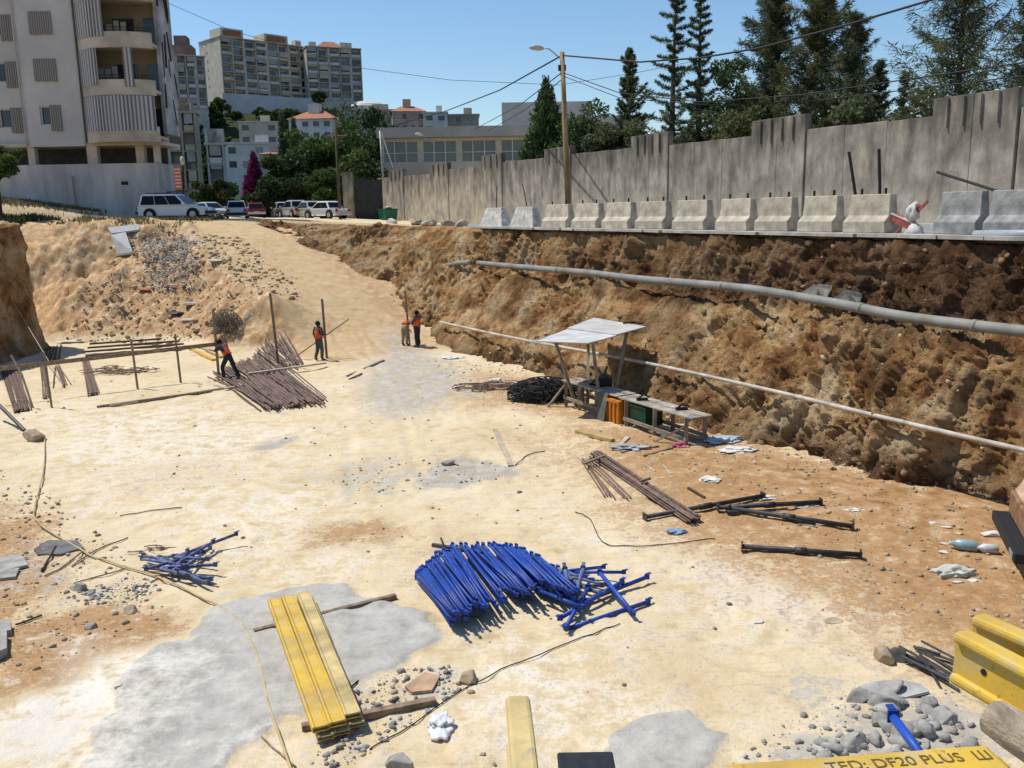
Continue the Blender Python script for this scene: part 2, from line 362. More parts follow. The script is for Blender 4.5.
def ground_mat():
    m = bpy.data.materials.new('site_soil'); m.use_nodes = True; n = m.node_tree.nodes; l = m.node_tree.links; b = n['Principled BSDF']
    b.inputs['Roughness'].default_value = .95; b.inputs['Specular IOR Level'].default_value = .1
    geo = n.new('ShaderNodeNewGeometry'); P = geo.outputs['Position']
    def noise(sc, det=8, ro=.6):
        k = n.new('ShaderNodeTexNoise'); k.inputs['Scale'].default_value = sc; k.inputs['Detail'].default_value = det; k.inputs['Roughness'].default_value = ro
        l.new(P, k.inputs['Vector']); return k.outputs[0]
    def ramp(src, stops):
        c = n.new('ShaderNodeValToRGB'); e = c.color_ramp.elements
        while len(e) < len(stops): e.new(.5)
        for k, (p_, c_) in enumerate(stops): e[k].position = p_; e[k].color = (*c_, 1)
        l.new(src, c.inputs[0]); return c.outputs[0]
    def mix(f, a, b_):
        k = n.new('ShaderNodeMix'); k.data_type = 'RGBA'; l.new(f, k.inputs[0]); l.new(a, k.inputs[6]); l.new(b_, k.inputs[7]); return k.outputs[2]
    def math_(op, a, b_=None, clamp=False):
        k = n.new('ShaderNodeMath'); k.operation = op; k.use_clamp = clamp
        for i, v in enumerate((a, b_)):
            if v is None: continue
            if isinstance(v, (int, float)): k.inputs[i].default_value = v
            else: l.new(v, k.inputs[i])
        return k.outputs[0]
    at = n.new('ShaderNodeAttribute'); at.attribute_name = 'soil'; sp = n.new('ShaderNodeSeparateColor'); l.new(at.outputs['Color'], sp.inputs[0])
    a2 = n.new('ShaderNodeAttribute'); a2.attribute_name = 'relief'; s2 = n.new('ShaderNodeSeparateColor'); l.new(a2.outputs['Color'], s2.inputs[0])
    n1, n2, n3, n4 = noise(.35), noise(2.2, 9, .68), noise(11, 8, .7), noise(.9, 6, .65)
    base = ramp(n1, [(.3, (.56, .43, .245)), (.5, (.66, .535, .34)), (.72, (.72, .625, .45))])
    spots = ramp(n2, [(.30, (.34, .225, .11)), (.41, (.53, .405, .23)), (.51, (.64, .525, .345)), (.68, (.75, .67, .53))])
    base = mix(math_('MULTIPLY', math_('SUBTRACT', n4, .3), 1.7, True), base, spots)
    mp = n.new('ShaderNodeMapping'); mp.inputs['Scale'].default_value = (.5, 3.2, 1); mp.inputs['Rotation'].default_value = (0, 0, .35); l.new(P, mp.inputs[0])
    ns_ = n.new('ShaderNodeTexNoise'); ns_.inputs['Scale'].default_value = 1.6; ns_.inputs['Detail'].default_value = 8; ns_.inputs['Roughness'].default_value = .7; l.new(mp.outputs[0], ns_.inputs['Vector'])
    scr = ramp(ns_.outputs[0], [(.33, (.66, .58, .47)), (.45, (1, 1, 1)), (.58, (1, 1, 1)), (.72, (1.16, 1.17, 1.2))])
    m3 = n.new('ShaderNodeMix'); m3.data_type = 'RGBA'; m3.blend_type = 'MULTIPLY'; m3.inputs[0].default_value = .4; l.new(base, m3.inputs[6]); l.new(scr, m3.inputs[7]); base = m3.outputs[2]
    brown = ramp(n2, [(.28, (.18, .092, .038)), (.46, (.36, .205, .092)), (.6, (.46, .295, .15)), (.75, (.57, .43, .27))])
    grey = ramp(n2, [(.3, (.20, .18, .155)), (.45, (.34, .315, .27)), (.58, (.45, .42, .365)), (.75, (.57, .525, .45))])
    slabc = ramp(n2, [(.27, (.29, .27, .235)), (.43, (.41, .39, .345)), (.58, (.48, .46, .41)), (.75, (.58, .55, .48))])
    white = ramp(n2, [(.3, (.58, .49, .36)), (.5, (.76, .70, .59)), (.75, (.82, .78, .69))])
    def edge(ch, gain=3.0, amp=.9):
        j = math_('MULTIPLY', math_('SUBTRACT', n3, .5), amp); k2 = math_('MULTIPLY', math_('SUBTRACT', n2, .5), amp*1.2)
        v = math_('ADD', math_('ADD', ch, j), k2); return math_('MULTIPLY', math_('SUBTRACT', v, .33), gain, True)
    c = mix(edge(sp.outputs[2], 1.5, 2.4), base, white)
    och = ramp(n2, [(.3, (.43, .29, .145)), (.5, (.53, .38, .205)), (.72, (.61, .46, .275))])
    c = mix(edge(at.outputs['Alpha'], 2.0, .7), c, och)
    c = mix(edge(sp.outputs[1], 1.7, 2.6), c, brown)
    c = mix(math_('MULTIPLY', edge(sp.outputs[0], 2.4, 2.8), .85), c, grey)
    c = mix(edge(s2.outputs[2], 4.0, 1.0), c, slabc)
    c = mix(math_('MULTIPLY', edge(a2.outputs['Alpha'], 1.5, 1.5), .62), c, white)
    slopec = ramp(n2, [(.27, (.22, .115, .05)), (.41, (.38, .22, .105)), (.53, (.50, .335, .18)), (.68, (.66, .53, .36))])
    c = mix(edge(s2.outputs[0], 2.0, 1.8), c, slopec)
    green = ramp(n1, [(.3, (.02, .03, .011)), (.55, (.035, .05, .018)), (.8, (.08, .075, .035))])
    c = mix(s2.outputs[1], c, green)
    grain = ramp(n3, [(.25, (.62, .6, .57)), (.5, (1, 1, 1)), (.8, (1.12, 1.1, 1.06))])
    mu = n.new('ShaderNodeMix'); mu.data_type = 'RGBA'; mu.blend_type = 'MULTIPLY'; mu.inputs[0].default_value = .45
    l.new(c, mu.inputs[6]); l.new(grain, mu.inputs[7]); l.new(mu.outputs[2], b.inputs['Base Color'])
    hgt = math_('ADD', math_('MULTIPLY', n3, .35), math_('ADD', math_('MULTIPLY', n2, .8), math_('MULTIPLY', noise(45, 4), .12)))
    bp = n.new('ShaderNodeBump'); bp.inputs['Strength'].default_value = .6; bp.inputs['Distance'].default_value = .085
    l.new(hgt, bp.inputs['Height']); l.new(bp.outputs[0], b.inputs['Normal'])
    return m
make_ground()

def earth_mat(name, tone=1.0):
    m = bpy.data.materials.new(name); m.use_nodes = True; n = m.node_tree.nodes; l = m.node_tree.links; b = n['Principled BSDF']
    b.inputs['Roughness'].default_value = .95; b.inputs['Specular IOR Level'].default_value = .1
    geo = n.new('ShaderNodeNewGeometry'); P = geo.outputs['Position']
    def noise(sc, det=8, ro=.62):
        k = n.new('ShaderNodeTexNoise'); k.inputs['Scale'].default_value = sc; k.inputs['Detail'].default_value = det; k.inputs['Roughness'].default_value = ro
        l.new(P, k.inputs['Vector']); return k.outputs[0]
    def ramp(src, stops):
        c = n.new('ShaderNodeValToRGB'); e = c.color_ramp.elements
        while len(e) < len(stops): e.new(.5)
        for k, (p_, c_) in enumerate(stops): e[k].position = p_; e[k].color = (*[x*tone for x in c_], 1)
        l.new(src, c.inputs[0]); return c.outputs[0]
    n1, n2, n3 = noise(.7, 9, .66), noise(3.5, 9, .7), noise(14, 6, .7)
    pale = ramp(n1, [(.31, (.16, .072, .03)), (.42, (.42, .225, .092)), (.52, (.65, .42, .20)), (.65, (.80, .64, .40))])
    dark = ramp(n1, [(.30, (.045, .024, .014)), (.46, (.10, .053, .029)), (.60, (.19, .108, .06)), (.76, (.40, .27, .165))])
    at = n.new('ShaderNodeAttribute'); at.attribute_name = 'dark_mix'
    ad = n.new('ShaderNodeMath'); ad.operation = 'ADD'; l.new(at.outputs['Fac'], ad.inputs[0])
    sb = n.new('ShaderNodeMath'); sb.operation = 'MULTIPLY_ADD'; l.new(n2, sb.inputs[0]); sb.inputs[1].default_value = 2.6; sb.inputs[2].default_value = -1.3; l.new(sb.outputs[0], ad.inputs[1]); ad.use_clamp = True
    mx = n.new('ShaderNodeMix'); mx.data_type = 'RGBA'; l.new(ad.outputs[0], mx.inputs[0]); l.new(pale, mx.inputs[6]); l.new(dark, mx.inputs[7])
    mu = n.new('ShaderNodeMix'); mu.data_type = 'RGBA'; mu.blend_type = 'MULTIPLY'; mu.inputs[0].default_value = .8; l.new(mx.outputs[2], mu.inputs[6])
    cr = n.new('ShaderNodeValToRGB'); cr.color_ramp.elements[0].position = .3; cr.color_ramp.elements[0].color = (.36, .31, .27, 1); cr.color_ramp.elements[1].position = .58; cr.color_ramp.elements[1].color = (1.1, 1.08, 1.04, 1)
    l.new(n2, cr.inputs[0]); l.new(cr.outputs[0], mu.inputs[7]); l.new(mu.outputs[2], b.inputs['Base Color'])
    hm = n.new('ShaderNodeMath'); hm.operation = 'MULTIPLY_ADD'; l.new(n3, hm.inputs[0]); hm.inputs[1].default_value = .4; l.new(n2, hm.inputs[2])
    bp = n.new('ShaderNodeBump'); bp.inputs['Strength'].default_value = 1.0; bp.inputs['Distance'].default_value = .22
    l.new(hm.outputs[0], bp.inputs['Height']); l.new(bp.outputs[0], b.inputs['Normal'])
    return m
from mathutils.bvhtree import BVHTree
SURF = {}
EARTH = earth_mat('cut_earth')
def hit(px, py, name='earth_bank'):
    p = SURF[name].ray_cast(CAMP, ray(px, py).normalized())[0]; return p
def sweep(name, profiles, step_s, nv, amp, dark_mix, seed, disp_dir=None):
    prof = np.array([[list(p) for p in pr] for pr in profiles], float)            # stations x points x 3
    mid = prof[:, prof.shape[1]//2]; cs = np.concatenate([[0], np.cumsum(np.linalg.norm(np.diff(mid, axis=0), axis=1))])
    ss = np.arange(0, cs[-1], step_s); ns = len(ss)
    P = np.zeros((ns, prof.shape[1], 3))
    for j in range(prof.shape[1]):
        for k in range(3): P[:, j, k] = np.interp(ss, cs, prof[:, j, k])
    out = np.zeros((ns, nv, 3))
    seg = np.linalg.norm(np.diff(P, axis=1), axis=2).mean(0); cv = np.concatenate([[0], np.cumsum(seg)]); cv /= cv[-1]; vv = np.linspace(0, 1, nv)
    for i in range(ns):
        for k in range(3): out[i, :, k] = np.interp(vv, cv, P[i, :, k])
    du = np.gradient(out, axis=0); dv = np.gradient(out, axis=1); N = np.cross(du, dv); N /= np.linalg.norm(N, axis=2, keepdims=True)+1e-9
    for _ in range(3): N[:, 1:-1] = (N[:, :-2]+N[:, 1:-1]+N[:, 2:])/3
    N /= np.linalg.norm(N, axis=2, keepdims=True)+1e-9
    if disp_dir is not None and (N.reshape(-1, 3) @ np.array(disp_dir)).mean() < 0: N = -N
    x, y, z = out[..., 0], out[..., 1], out[..., 2]
    wx, wy, wz = x+.25*fbm(x*1.1, y*1.1, z*1.1, 3, 401), y+.25*fbm(x*1.1, y*1.1, z*1.1, 3, 402), z+.25*fbm(x*1.1, y*1.1, z*1.1, 3, 403)
    d = .34*fbm(x*.55, y*.55, z*.3, 2, seed)+.30*np.abs(fbm(x*1.1, y*1.1, z*.25, 2, seed+5))-.12+facets(wx, wy, wz*.42, .95, seed+40, .20, .24)+facets(wx, wy, wz*.9, .36, seed+60, .09, .19)+facets(wx, wy, wz*1.2, .16, seed+80, .075, .15)+.10*(np.abs(vnoise(x*.5, y*.5, z*2.6, seed+90))-.3)+.04*fbm(x*7, y*7, z*7, 3, seed+14)
    sc_ = x*DD.x+y*DD.y+.16*vnoise(x*.9, y*.9, z*.5, 97)+.10*z; tm = np.abs((sc_/.46) % 1.0-.5)*2; d = d+.13*(tm-.5)*sstep(vnoise(x*.45, y*.45, z*.5, 98), -.25, .3)
    slump = sstep(vnoise(x*.35, y*.35, 0, 95), .05, .5); d = d*(1-.55*slump)+.12*slump
    fade = np.minimum(1, np.minimum(vv*7+.25, (1-vv)*11))
    out = out+N*(d*amp*fade[None, :])[..., None]
    out[..., 2] += .06*fbm(x*4, y*4, z*4, 2, seed+30)*fade[None, :]
    idx = np.arange(ns*nv).reshape(ns, nv)
    Fc = np.stack([idx[:-1, :-1], idx[1:, :-1], idx[1:, 1:], idx[:-1, 1:]], -1).reshape(-1, 4)
    o = npmesh(name, out.reshape(-1, 3), Fc, EARTH, smooth=False); SURF[name] = BVHTree.FromPolygons(out.reshape(-1, 3).tolist(), Fc.tolist())
    a = o.data.attributes.new('dark_mix', 'FLOAT', 'POINT'); a.data.foreach_set('value', dark_mix(out).astype(np.float32).ravel())
    return tag(o, kind='structure')
def bank_profile(t, ub):
    c = [(ub+.9, -.25), (ub, .05), (ub+(1.9-ub)*.3, .95), (ub+(1.9-ub)*.68, 2.15), (1.9, 3.15), (1.0, 3.32), (.75, 4.2), (.52, 4.9), (.42, 5.28), (.1, 5.30)]
    return [UT(u, t, z) for u, z in c]
def bank_far(b, l_):
    b, l_ = Vector(b), Vector(l_); out = []
    for wv, zv in ((-.12, -.1), (0, .02), (.16, .22), (.40, .47), (.66, .68), (.76, .75), (.86, .86), (.94, .94), (1, 1), (1.06, .995)):
        p = b.lerp(l_, wv); p.z = b.z+(l_.z-b.z)*zv; out.append(p)
    return out
sts = [bank_profile(t, ub) for t, ub in ((-22, 2.6), (-6, 2.4), (-2.7, 2.5), (-1, 3.2), (2.2, 3.5), (4.6, 4.2), (13.4, 4.3), (22, 4.8), (27, 4.8))]
sts += [bank_far((-5.9, 46.2, .55), UT(.6, 32, 5.4)), bank_far((-8.0, 48.9, 1.9), (-5.0, 54.2, 5.42)), bank_far((-10.2, 51.6, 3.1), (-8.4, 56.6, 5.5)),
        bank_far((-12.3, 54.3, 4.4), (-11.4, 58, 5.62)), bank_far((-14.6, 57.3, 5.35), (-14.0, 58.9, 5.72)), bank_far((-16.6, 59.4, 5.75), (-16.4, 60, 5.85))]
sweep('earth_bank', sts, .06, 150, 1.0, lambda o: np.clip(.02+.98*sstep(o[..., 2]+.5*fbm(o[..., 0]*.5, o[..., 1]*.5, 0, 3, 91), 3.1, 3.9)*sstep(-o[..., 1]-1.2*o[..., 0], -50, -30)+.45*sstep(fbm(o[..., 0]*.4, o[..., 1]*.4, o[..., 2]*.9, 3, 92), .2, .8)+.45*sstep(1.2-o[..., 2], 0, 1)+.15*sstep(20-o[..., 1], -4, 4), 0, 1), 100, (-.8, -.4, .4))  # above the ledge: darker soil layer, with shade under the lip put into its colour
cliff = []
for y in (-5, 10, 25, 36, 40, 43.0, 44.0, 44.6):
    r = 0 if y < 43.5 else (.5 if y < 44.3 else 1.8)
    cliff.append([(-22.4-r*1.1, y, -.2), (-22.9-r, y, .4), (-23.25-r, y, 2.0), (-23.3-r, y, 3.8), (-23.35-r, y, 5.2), (-23.45-r, y, 5.95), (-24.4-r, y, 6.08)])
sweep('earth_cliff', cliff, .1, 70, .8, lambda o: .05+.3*sstep(1.5-o[..., 2], 0, 1.5), 300, (1, 0, 0))  # earth colour gets darker towards the cliff foot

# ------------------------------------------------------------------ road, pavement, deck
ASPH = mat('old_asphalt', (.30, .285, .26), .9, .22, .9, .25, 40)
CONC = mat('pale_concrete', (.46, .435, .39), .9, .28, 1.4, .25, 22)
def strip(name, m, u0, u1, z0, z1, ts, jag=0):
    b = MB(); pts = []
    for i in range(len(ts)-1):
        a, c = ts[i], ts[i+1]; j0 = random.uniform(-jag, jag); j1 = random.uniform(-jag, jag) if i else j0
        q = [UT(u0+j0, a+.006), UT(u0+j1, c-.006), UT(u1, c-.006), UT(u1, a+.006)]
        vs = [Vector((p.x, p.y, z)) for z in (z0, z1) for p in q]
        b.add(vs, [(0, 1, 2, 3), (7, 6, 5, 4), (0, 4, 5, 1), (1, 5, 6, 2), (2, 6, 7, 3), (3, 7, 4, 0)])
    return tag(b.build(name, m), kind='structure')
strip('road', ASPH, -.55, -5.3, 5.2, 5.46, [-22, 44])
strip('sidewalk', CONC, .62, -.553, 5.385, 5.475, list(np.arange(-20, 33, 1.3)), .13)
strip('pavement', CONC, -5.304, -6.0, 5.2, 5.6, list(np.arange(-20, 42, 3.0)))
bd = MB(); bd.bb(-7, 7, -5, 2.25, 4.2, 4.405); bd.bb(-6.8, 6.8, -4.8, 1.3, -.1, 4.198)
tag(bd.build('deck', CONC), kind='structure')

# ------------------------------------------------------------------ foliage
def quads(C, D, Sd, hl, hw):
    hl = np.asarray(hl)[:, None]; hw = np.asarray(hw)[:, None]
    V = np.stack([C-D*hl-Sd*hw*.6, C-D*hl*.2+Sd*hw, C+D*hl+Sd*hw*.2, C+D*hl*.3-Sd*hw], 1).reshape(-1, 3)
    return V, np.arange(len(V)).reshape(-1, 4)
def unit(a): return a/(np.linalg.norm(a, axis=-1, keepdims=True)+1e-9)
BARK = mat('bark', (.11, .085, .065), .95, .3, 6, .4, 14)
LG = {'pine': leafm('needles_dark', (.045, .065, .034), (.15, .175, .085), .35), 'thuja': leafm('needles_green', (.032, .062, .02), (.12, .175, .06)),
      'leaf': leafm('leaves_mid', (.03, .06, .015), (.10, .15, .035)), 'light': leafm('leaves_light', (.06, .10, .02), (.16, .20, .05)),
      'dark': leafm('leaves_dark', (.02, .04, .012), (.055, .085, .025)), 'bloom': leafm('magenta_bloom', (.10, .008, .05), (.21, .022, .12), .3),
      'olive': leafm('needles_olive', (.06, .075, .03), (.19, .20, .085), .35), 'dry': leafm('dry_weeds', (.10, .09, .04), (.24, .20, .11)), 'grass': leafm('weed_green', (.035, .055, .018), (.11, .12, .045))}
def limb_tube(b, a, c, r0, r1, n=6, sag=.0):
    a, c = Vector(a), Vector(c); m_ = (a+c)/2+Vector((0, 0, -sag)); b.tube([a, m_, c], [r0, (r0+r1)/2, r1], n)
def broad(name, label, base, h, rx, rz, n, leaf, kind, cat='tree', group=None, clumps=26, trunk=True, zc=None, squash=1.0):
    base = Vector(base); rs = np.random.RandomState(random.randint(0, 10**6))
    t = thing(name, base, label, cat, group); zc = base.z+h-rz if zc is None else zc
    c0 = np.array([base.x, base.y, zc]); d = unit(rs.normal(size=(clumps, 3))); d[:, 2] = d[:, 2]*.9+.1
    rad = rs.uniform(.35, .98, clumps)[:, None]; CC = c0+d*rad*np.array([rx, rx, rz])
    CR = rs.uniform(.22, .42, clumps)*min(rx, rz)*1.05; CT = rs.uniform(0, 1, clumps)
    k = rs.randint(0, clumps, n); off = unit(rs.normal(size=(n, 3)))*(rs.uniform(.25, 1, n)**.6)[:, None]*CR[k][:, None]
    C = CC[k]+off*np.array([1.15, 1.15, .85]); D = unit(rs.normal(size=(n, 3))+off*.3+np.array([0, 0, -.25])); Sd = unit(np.cross(D, rs.normal(size=(n, 3))))
    V, Fc = quads(C, D, Sd, rs.uniform(.6, 1.3, n)*leaf, rs.uniform(.4, .8, n)*leaf)
    tint = np.clip(CT[k]*.6+rs.uniform(0, .5, n), 0, 1)
    b = MB()
    if trunk:
        b.tube([base-Vector((0, 0, .3)), base+Vector((.02*h, 0, h*.3)), Vector((base.x, base.y, zc+rz*.3))], [.035*h**.9+.02, .028*h**.9+.015, .03], 8)
        for i in range(0, clumps, 3): limb_tube(b, (base.x, base.y, base.z+(zc-base.z)*random.uniform(.5, 1)), CC[i], .012*h+.01, .01)
        b.build('trunk', BARK, t, True)
    npmesh('crown', V, Fc, LG[kind], tint, t)
    return t
def conifer(name, label, base, h, r, n, leaf, kind, style, cat='tree', group=None, bare=.1):
    base = Vector(base); rs = np.random.RandomState(random.randint(0, 10**6)); t = thing(name, base, label, cat, group)
    b = MB(); lean = rs.uniform(-.02, .02, 2)*h
    def axis(s): return np.array([base.x+lean[0]*s*s, base.y+lean[1]*s*s, base.z+h*s])
    b.tube([Vector(axis(s))-Vector((0, 0, .3 if s == 0 else 0)) for s in (0, .25, .5, .75, .97)], [.02*h, .016*h, .011*h, .006*h, .015], 8)
    Cs, Ds, Ts = [], [], []
    if style == 'cone':
        m_ = n; s = 1-np.sqrt(rs.uniform(0, 1, m_))*.97; ph = rs.uniform(0, 2*math.pi, m_)
        lump = .72+.28*vnoise(np.cos(ph)*1.8+5, np.sin(ph)*1.8, s*9, 3)+.18*vnoise(np.cos(ph)*5, np.sin(ph)*5, s*24, 8)
        prof = np.minimum((1-s)**.85, .25+s*4)*r*lump; rr = prof*rs.uniform(.45, 1.05, m_)**.5
        C = np.stack([base.x+rr*np.cos(ph), base.y+rr*np.sin(ph), base.z+.05*h+s*h*.97], -1)+rs.normal(size=(m_, 3))*leaf*.5
        D = unit(np.stack([np.cos(ph)*.5, np.sin(ph)*.5, np.full(m_, .8)], -1)+rs.normal(size=(m_, 3))*.5); T = np.clip(.5+1.2*(lump-.72)+rs.uniform(-.35, .35, m_), 0, 1)
        Cs.append(C); Ds.append(D); Ts.append(T)
    else:
        n = int(n*1.7); nb = {'whorl': 64, 'feather': 120, 'spire': 80}[style]; per = n//nb
        for i in range(nb):
            s = bare+(1-bare)*(i+rs.uniform(0, 1))/nb; ph = i*2.4+rs.uniform(-.5, .5)
            if style == 'whorl': L = r*(1-s)**.75*rs.uniform(.35, 1.1)+.15; rise = .35; br = .13+.06*(1-s)
            elif style == 'feather': L = r*(1-s*.85)**.9*rs.uniform(.3, 1.25); rise = .7; br = .30
            else: L = r*(1-s)**.8*rs.uniform(.5, 1.15)+.12; rise = .9; br = .2
            a = axis(s); dirv = np.array([math.cos(ph), math.sin(ph), rise*rs.uniform(.3, 1.2)]); tip = a+dirv*L
            limb_tube(b, a, tip, .003*h*(1-s)+.012, .006, 5, L*.08)
            u = rs.uniform(.12, 1.05, per); P = a+(tip-a)*u[:, None]; P[:, 2] -= np.sin(u*math.pi)*L*.08
            spread = br*(.5+.5*np.sin(u*math.pi))*(1 if style == 'whorl' else .5+L*.3)
            o = rs.normal(size=(per, 3)); o[:, 2] = o[:, 2]*.8-(.25 if style == 'feather' else 0)
            C = P+o*spread[:, None]*.6; D = unit(o+dirv*.7+np.array([0, 0, -.4 if style == 'feather' else .15]))
            Cs.append(C); Ds.append(D); Ts.append(np.clip(rs.uniform(0, 1)*.6+rs.uniform(0, .5, per), 0, 1))
    C, D, T = np.concatenate(Cs), np.concatenate(Ds), np.concatenate(Ts); m_ = len(C)
    Sd = unit(np.cross(D, rs.normal(size=(m_, 3))))
    wn = .22 if style != 'cone' else .4
    V, Fc = quads(C, D, Sd, rs.uniform(.6, 1.4, m_)*leaf, rs.uniform(.6, 1.1, m_)*(wn if style != 'feather' else .13)*leaf*1.0)
    b.build('trunk', BARK, t, True); npmesh('crown', V, Fc, LG[kind], T, t)
    return t
def at(px, ytop, Y, gzb=None):
    p = Yd(px, ytop, Y); zb = float(gz(p.x, p.y)) if gzb is None else gzb
    return Vector((p.x, p.y, zb)), p.z-zb
def scale(Y): return F/Y

# trees behind the concrete wall
b_, h_ = at(546, 80, 62); conifer('cypress_tree', 'bushy cone shaped green tree standing behind the wooden utility pole', b_, h_, 3.3, 15000, .19, 'thuja', 'cone')
b_, h_ = at(590, 108, 60); broad('leafy_tree', 'low green bushy tree behind the wall just right of the utility pole', b_, h_, 2.2, 2.6, 8000, .12, 'thuja')
b_, h_ = at(630, 50, 60); conifer('spire_conifer', 'dark conifer of medium height with two upright tips, left of the tallest thin ones', b_, h_, 2.3, 11000, .14, 'pine', 'spire')
b_, h_ = at(674, -22, 56); conifer('araucaria_tree', 'tall thin conifer with bottlebrush arms, the left one of a close pair', b_, h_, 3.0, 13000, .10, 'pine', 'whorl', bare=.22)
b_, h_ = at(702, -16, 57); conifer('araucaria_tree', 'tall thin conifer with bottlebrush arms, the right one of a close pair', b_, h_, 2.4, 12000, .10, 'pine', 'whorl', bare=.22)
b_, h_ = at(736, 52, 58); broad('leafy_tree', 'rounded dark green tree between the thin conifers and the dense dark ones', b_, h_, 2.3, 4.6, 12000, .12, 'thuja', clumps=40)
b_, h_ = at(775, -30, 54); conifer('dense_conifer', 'tall dense dark conifer, leftmost of the big group above the wall', b_, h_, 3.6, 21000, .18, 'pine', 'feather', bare=.16)
b_, h_ = at(822, -55, 52); conifer('dense_conifer', 'tallest dense dark conifer in the middle of the big group', b_, h_, 4.0, 24000, .18, 'olive', 'feather', bare=.16)
b_, h_ = at(856, 18, 50); conifer('dense_conifer', 'dense dark conifer on the right of the big group, shorter than its neighbour', b_, h_, 2.9, 15000, .15, 'pine', 'feather', bare=.14)
b_, h_ = at(882, 62, 48); conifer('spire_conifer', 'small dark conifer at the right foot of the big dense group', b_, h_, 1.5, 6000, .12, 'pine', 'spire')
b_, h_ = at(907, 72, 50); conifer('spire_conifer', 'small sparse conifer in the sky gap left of the feathery pine', b_, h_, 1.6, 3200, .11, 'pine', 'whorl')
b_, h_ = at(970, -75, 41); conifer('feathery_pine', 'feathery open pine with sky showing through, at the right end of the wall', b_, h_, 4.4, 12500, .17, 'pine', 'feather', bare=.2)
b_, h_ = at(1035, -30, 43); conifer('feathery_pine', 'feathery pine cut off by the right edge of the picture', b_, h_, 3.2, 9000, .17, 'pine', 'feather', bare=.2)
for px, yt, Y, lab in ((652, 118, 58, 'low dark shrub behind the wall below the two thin conifers'), (690, 100, 55, 'low dark shrub behind the wall under the right thin conifer'), (745, 95, 52, 'dark shrub behind the wall left of the dense conifers'), (612, 112, 58, 'dark green shrub left of the two tipped conifer'), (840, 78, 47, 'dark shrub at the foot of the dense conifers'), (925, 92, 45, 'dark shrub beside the raised wall panel')):
    b_, h_ = at(px, yt, Y); broad('wall_shrub', lab, b_, h_, 2.0, h_*.42, 6500, .12, 'olive' if px % 2 else 'pine', 'shrub', 'shrubs behind the concrete wall')
# street trees and the bougainvillea
b_, h_ = at(253, 152, 92); t_ = conifer('bougainvillea', 'tall magenta flowering bougainvillea beside the parked cars', b_, h_, 2.0, 11000, .17, 'bloom', 'cone')
rs_ = np.random.RandomState(5); n_ = 7000
d_ = unit(rs_.normal(size=(n_, 3)))*rs_.uniform(.5, 1, n_)[:, None]; C_ = np.array([b_.x+.3, b_.y-.6, b_.z+1.0])+d_*np.array([1.9, 1.6, 1.5])
V_, F_ = quads(C_, unit(rs_.normal(size=(n_, 3))), unit(rs_.normal(size=(n_, 3))), np.full(n_, .2), np.full(n_, .12)); npmesh('foliage', V_, F_, LG['dark'], rs_.uniform(0, 1, n_), t_)
b_, h_ = at(217, 178, 86); broad('street_tree', 'round dark green street tree left of the white hatchback', b_, h_, 2.6, 1.6, 9000, .15, 'dark', zc=b_.z+h_-1.7)
b_, h_ = at(281, 112, 118); conifer('cypress_tree', 'slender dark cypress, left of two, before the red roofed house', b_, h_, 1.3, 7000, .26, 'pine', 'cone')
b_, h_ = at(293, 118, 120); conifer('cypress_tree', 'slender dark cypress, right of two, before the red roofed house', b_, h_, 1.3, 7000, .26, 'pine', 'cone')
for px, yt, Y, rx, k, lab in ((288, 150, 98, 3.0, 'dark', 'dark leafy tree right of the magenta bougainvillea'), (310, 128, 104, 4.2, 'leaf', 'broad mid green tree below the red roofed house'), (336, 122, 100, 3.8, 'leaf', 'broad green tree standing behind the thin street pole'),
                              (366, 102, 112, 4.4, 'dark', 'tall dark tree left of the long low school block'), (352, 148, 96, 2.4, 'light', 'yellowish light green tree between darker ones'), (300, 172, 92, 2.6, 'dark', 'low dark tree above the silver parked cars'), (325, 172, 90, 2.4, 'leaf', 'low green tree behind the white sedan'), (368, 160, 94, 2.6, 'dark', 'low dark tree beside the gate in the wall end'), (268, 178, 90, 1.8, 'dark', 'small dark tree at the foot of the bougainvillea'), (385, 120, 118, 3.0, 'dark', 'dark tree at the left corner of the school block')):
    b_, h_ = at(px, yt, Y); broad('street_tree', lab, b_, h_, rx, h_*.45, 9500, .2, k, clumps=34)
b_, h_ = at(-10, 138, 57); broad('roadside_tree', 'leafy green tree cut off by the left picture edge before the grey building', b_, h_, 1.6, 1.6, 8000, .1, 'leaf', zc=b_.z+h_-1.5)
for i in range(120):                                   # wooded slope under the tower blocks
    px = random.uniform(165, 345); py = random.uniform(104, 186)
    if 226 < px < 286 and py > 120 or (224 < px < 318 and py < 124): continue
    p = G(px, py)
    broad('hillside_tree', 'one of the green trees crowding the slope below the tower blocks', p-Vector((0, 0, .5)), random.uniform(5, 8.5), random.uniform(2.8, 4.8), 2.9, 620, .62, random.choice(['dark', 'dark', 'leaf']), group='trees on the slope below the towers', clumps=13)

for i in range(16):
    p = G(random.uniform(222, 300), random.uniform(117, 123))
    broad('hillside_tree', 'one of the green trees crowding the slope below the tower blocks', p-Vector((0, 0, .5)), random.uniform(3.2, 4.6), random.uniform(2.2, 3.6), 1.8, 420, .55, random.choice(['dark', 'leaf']), group='trees on the slope below the towers', clumps=10)
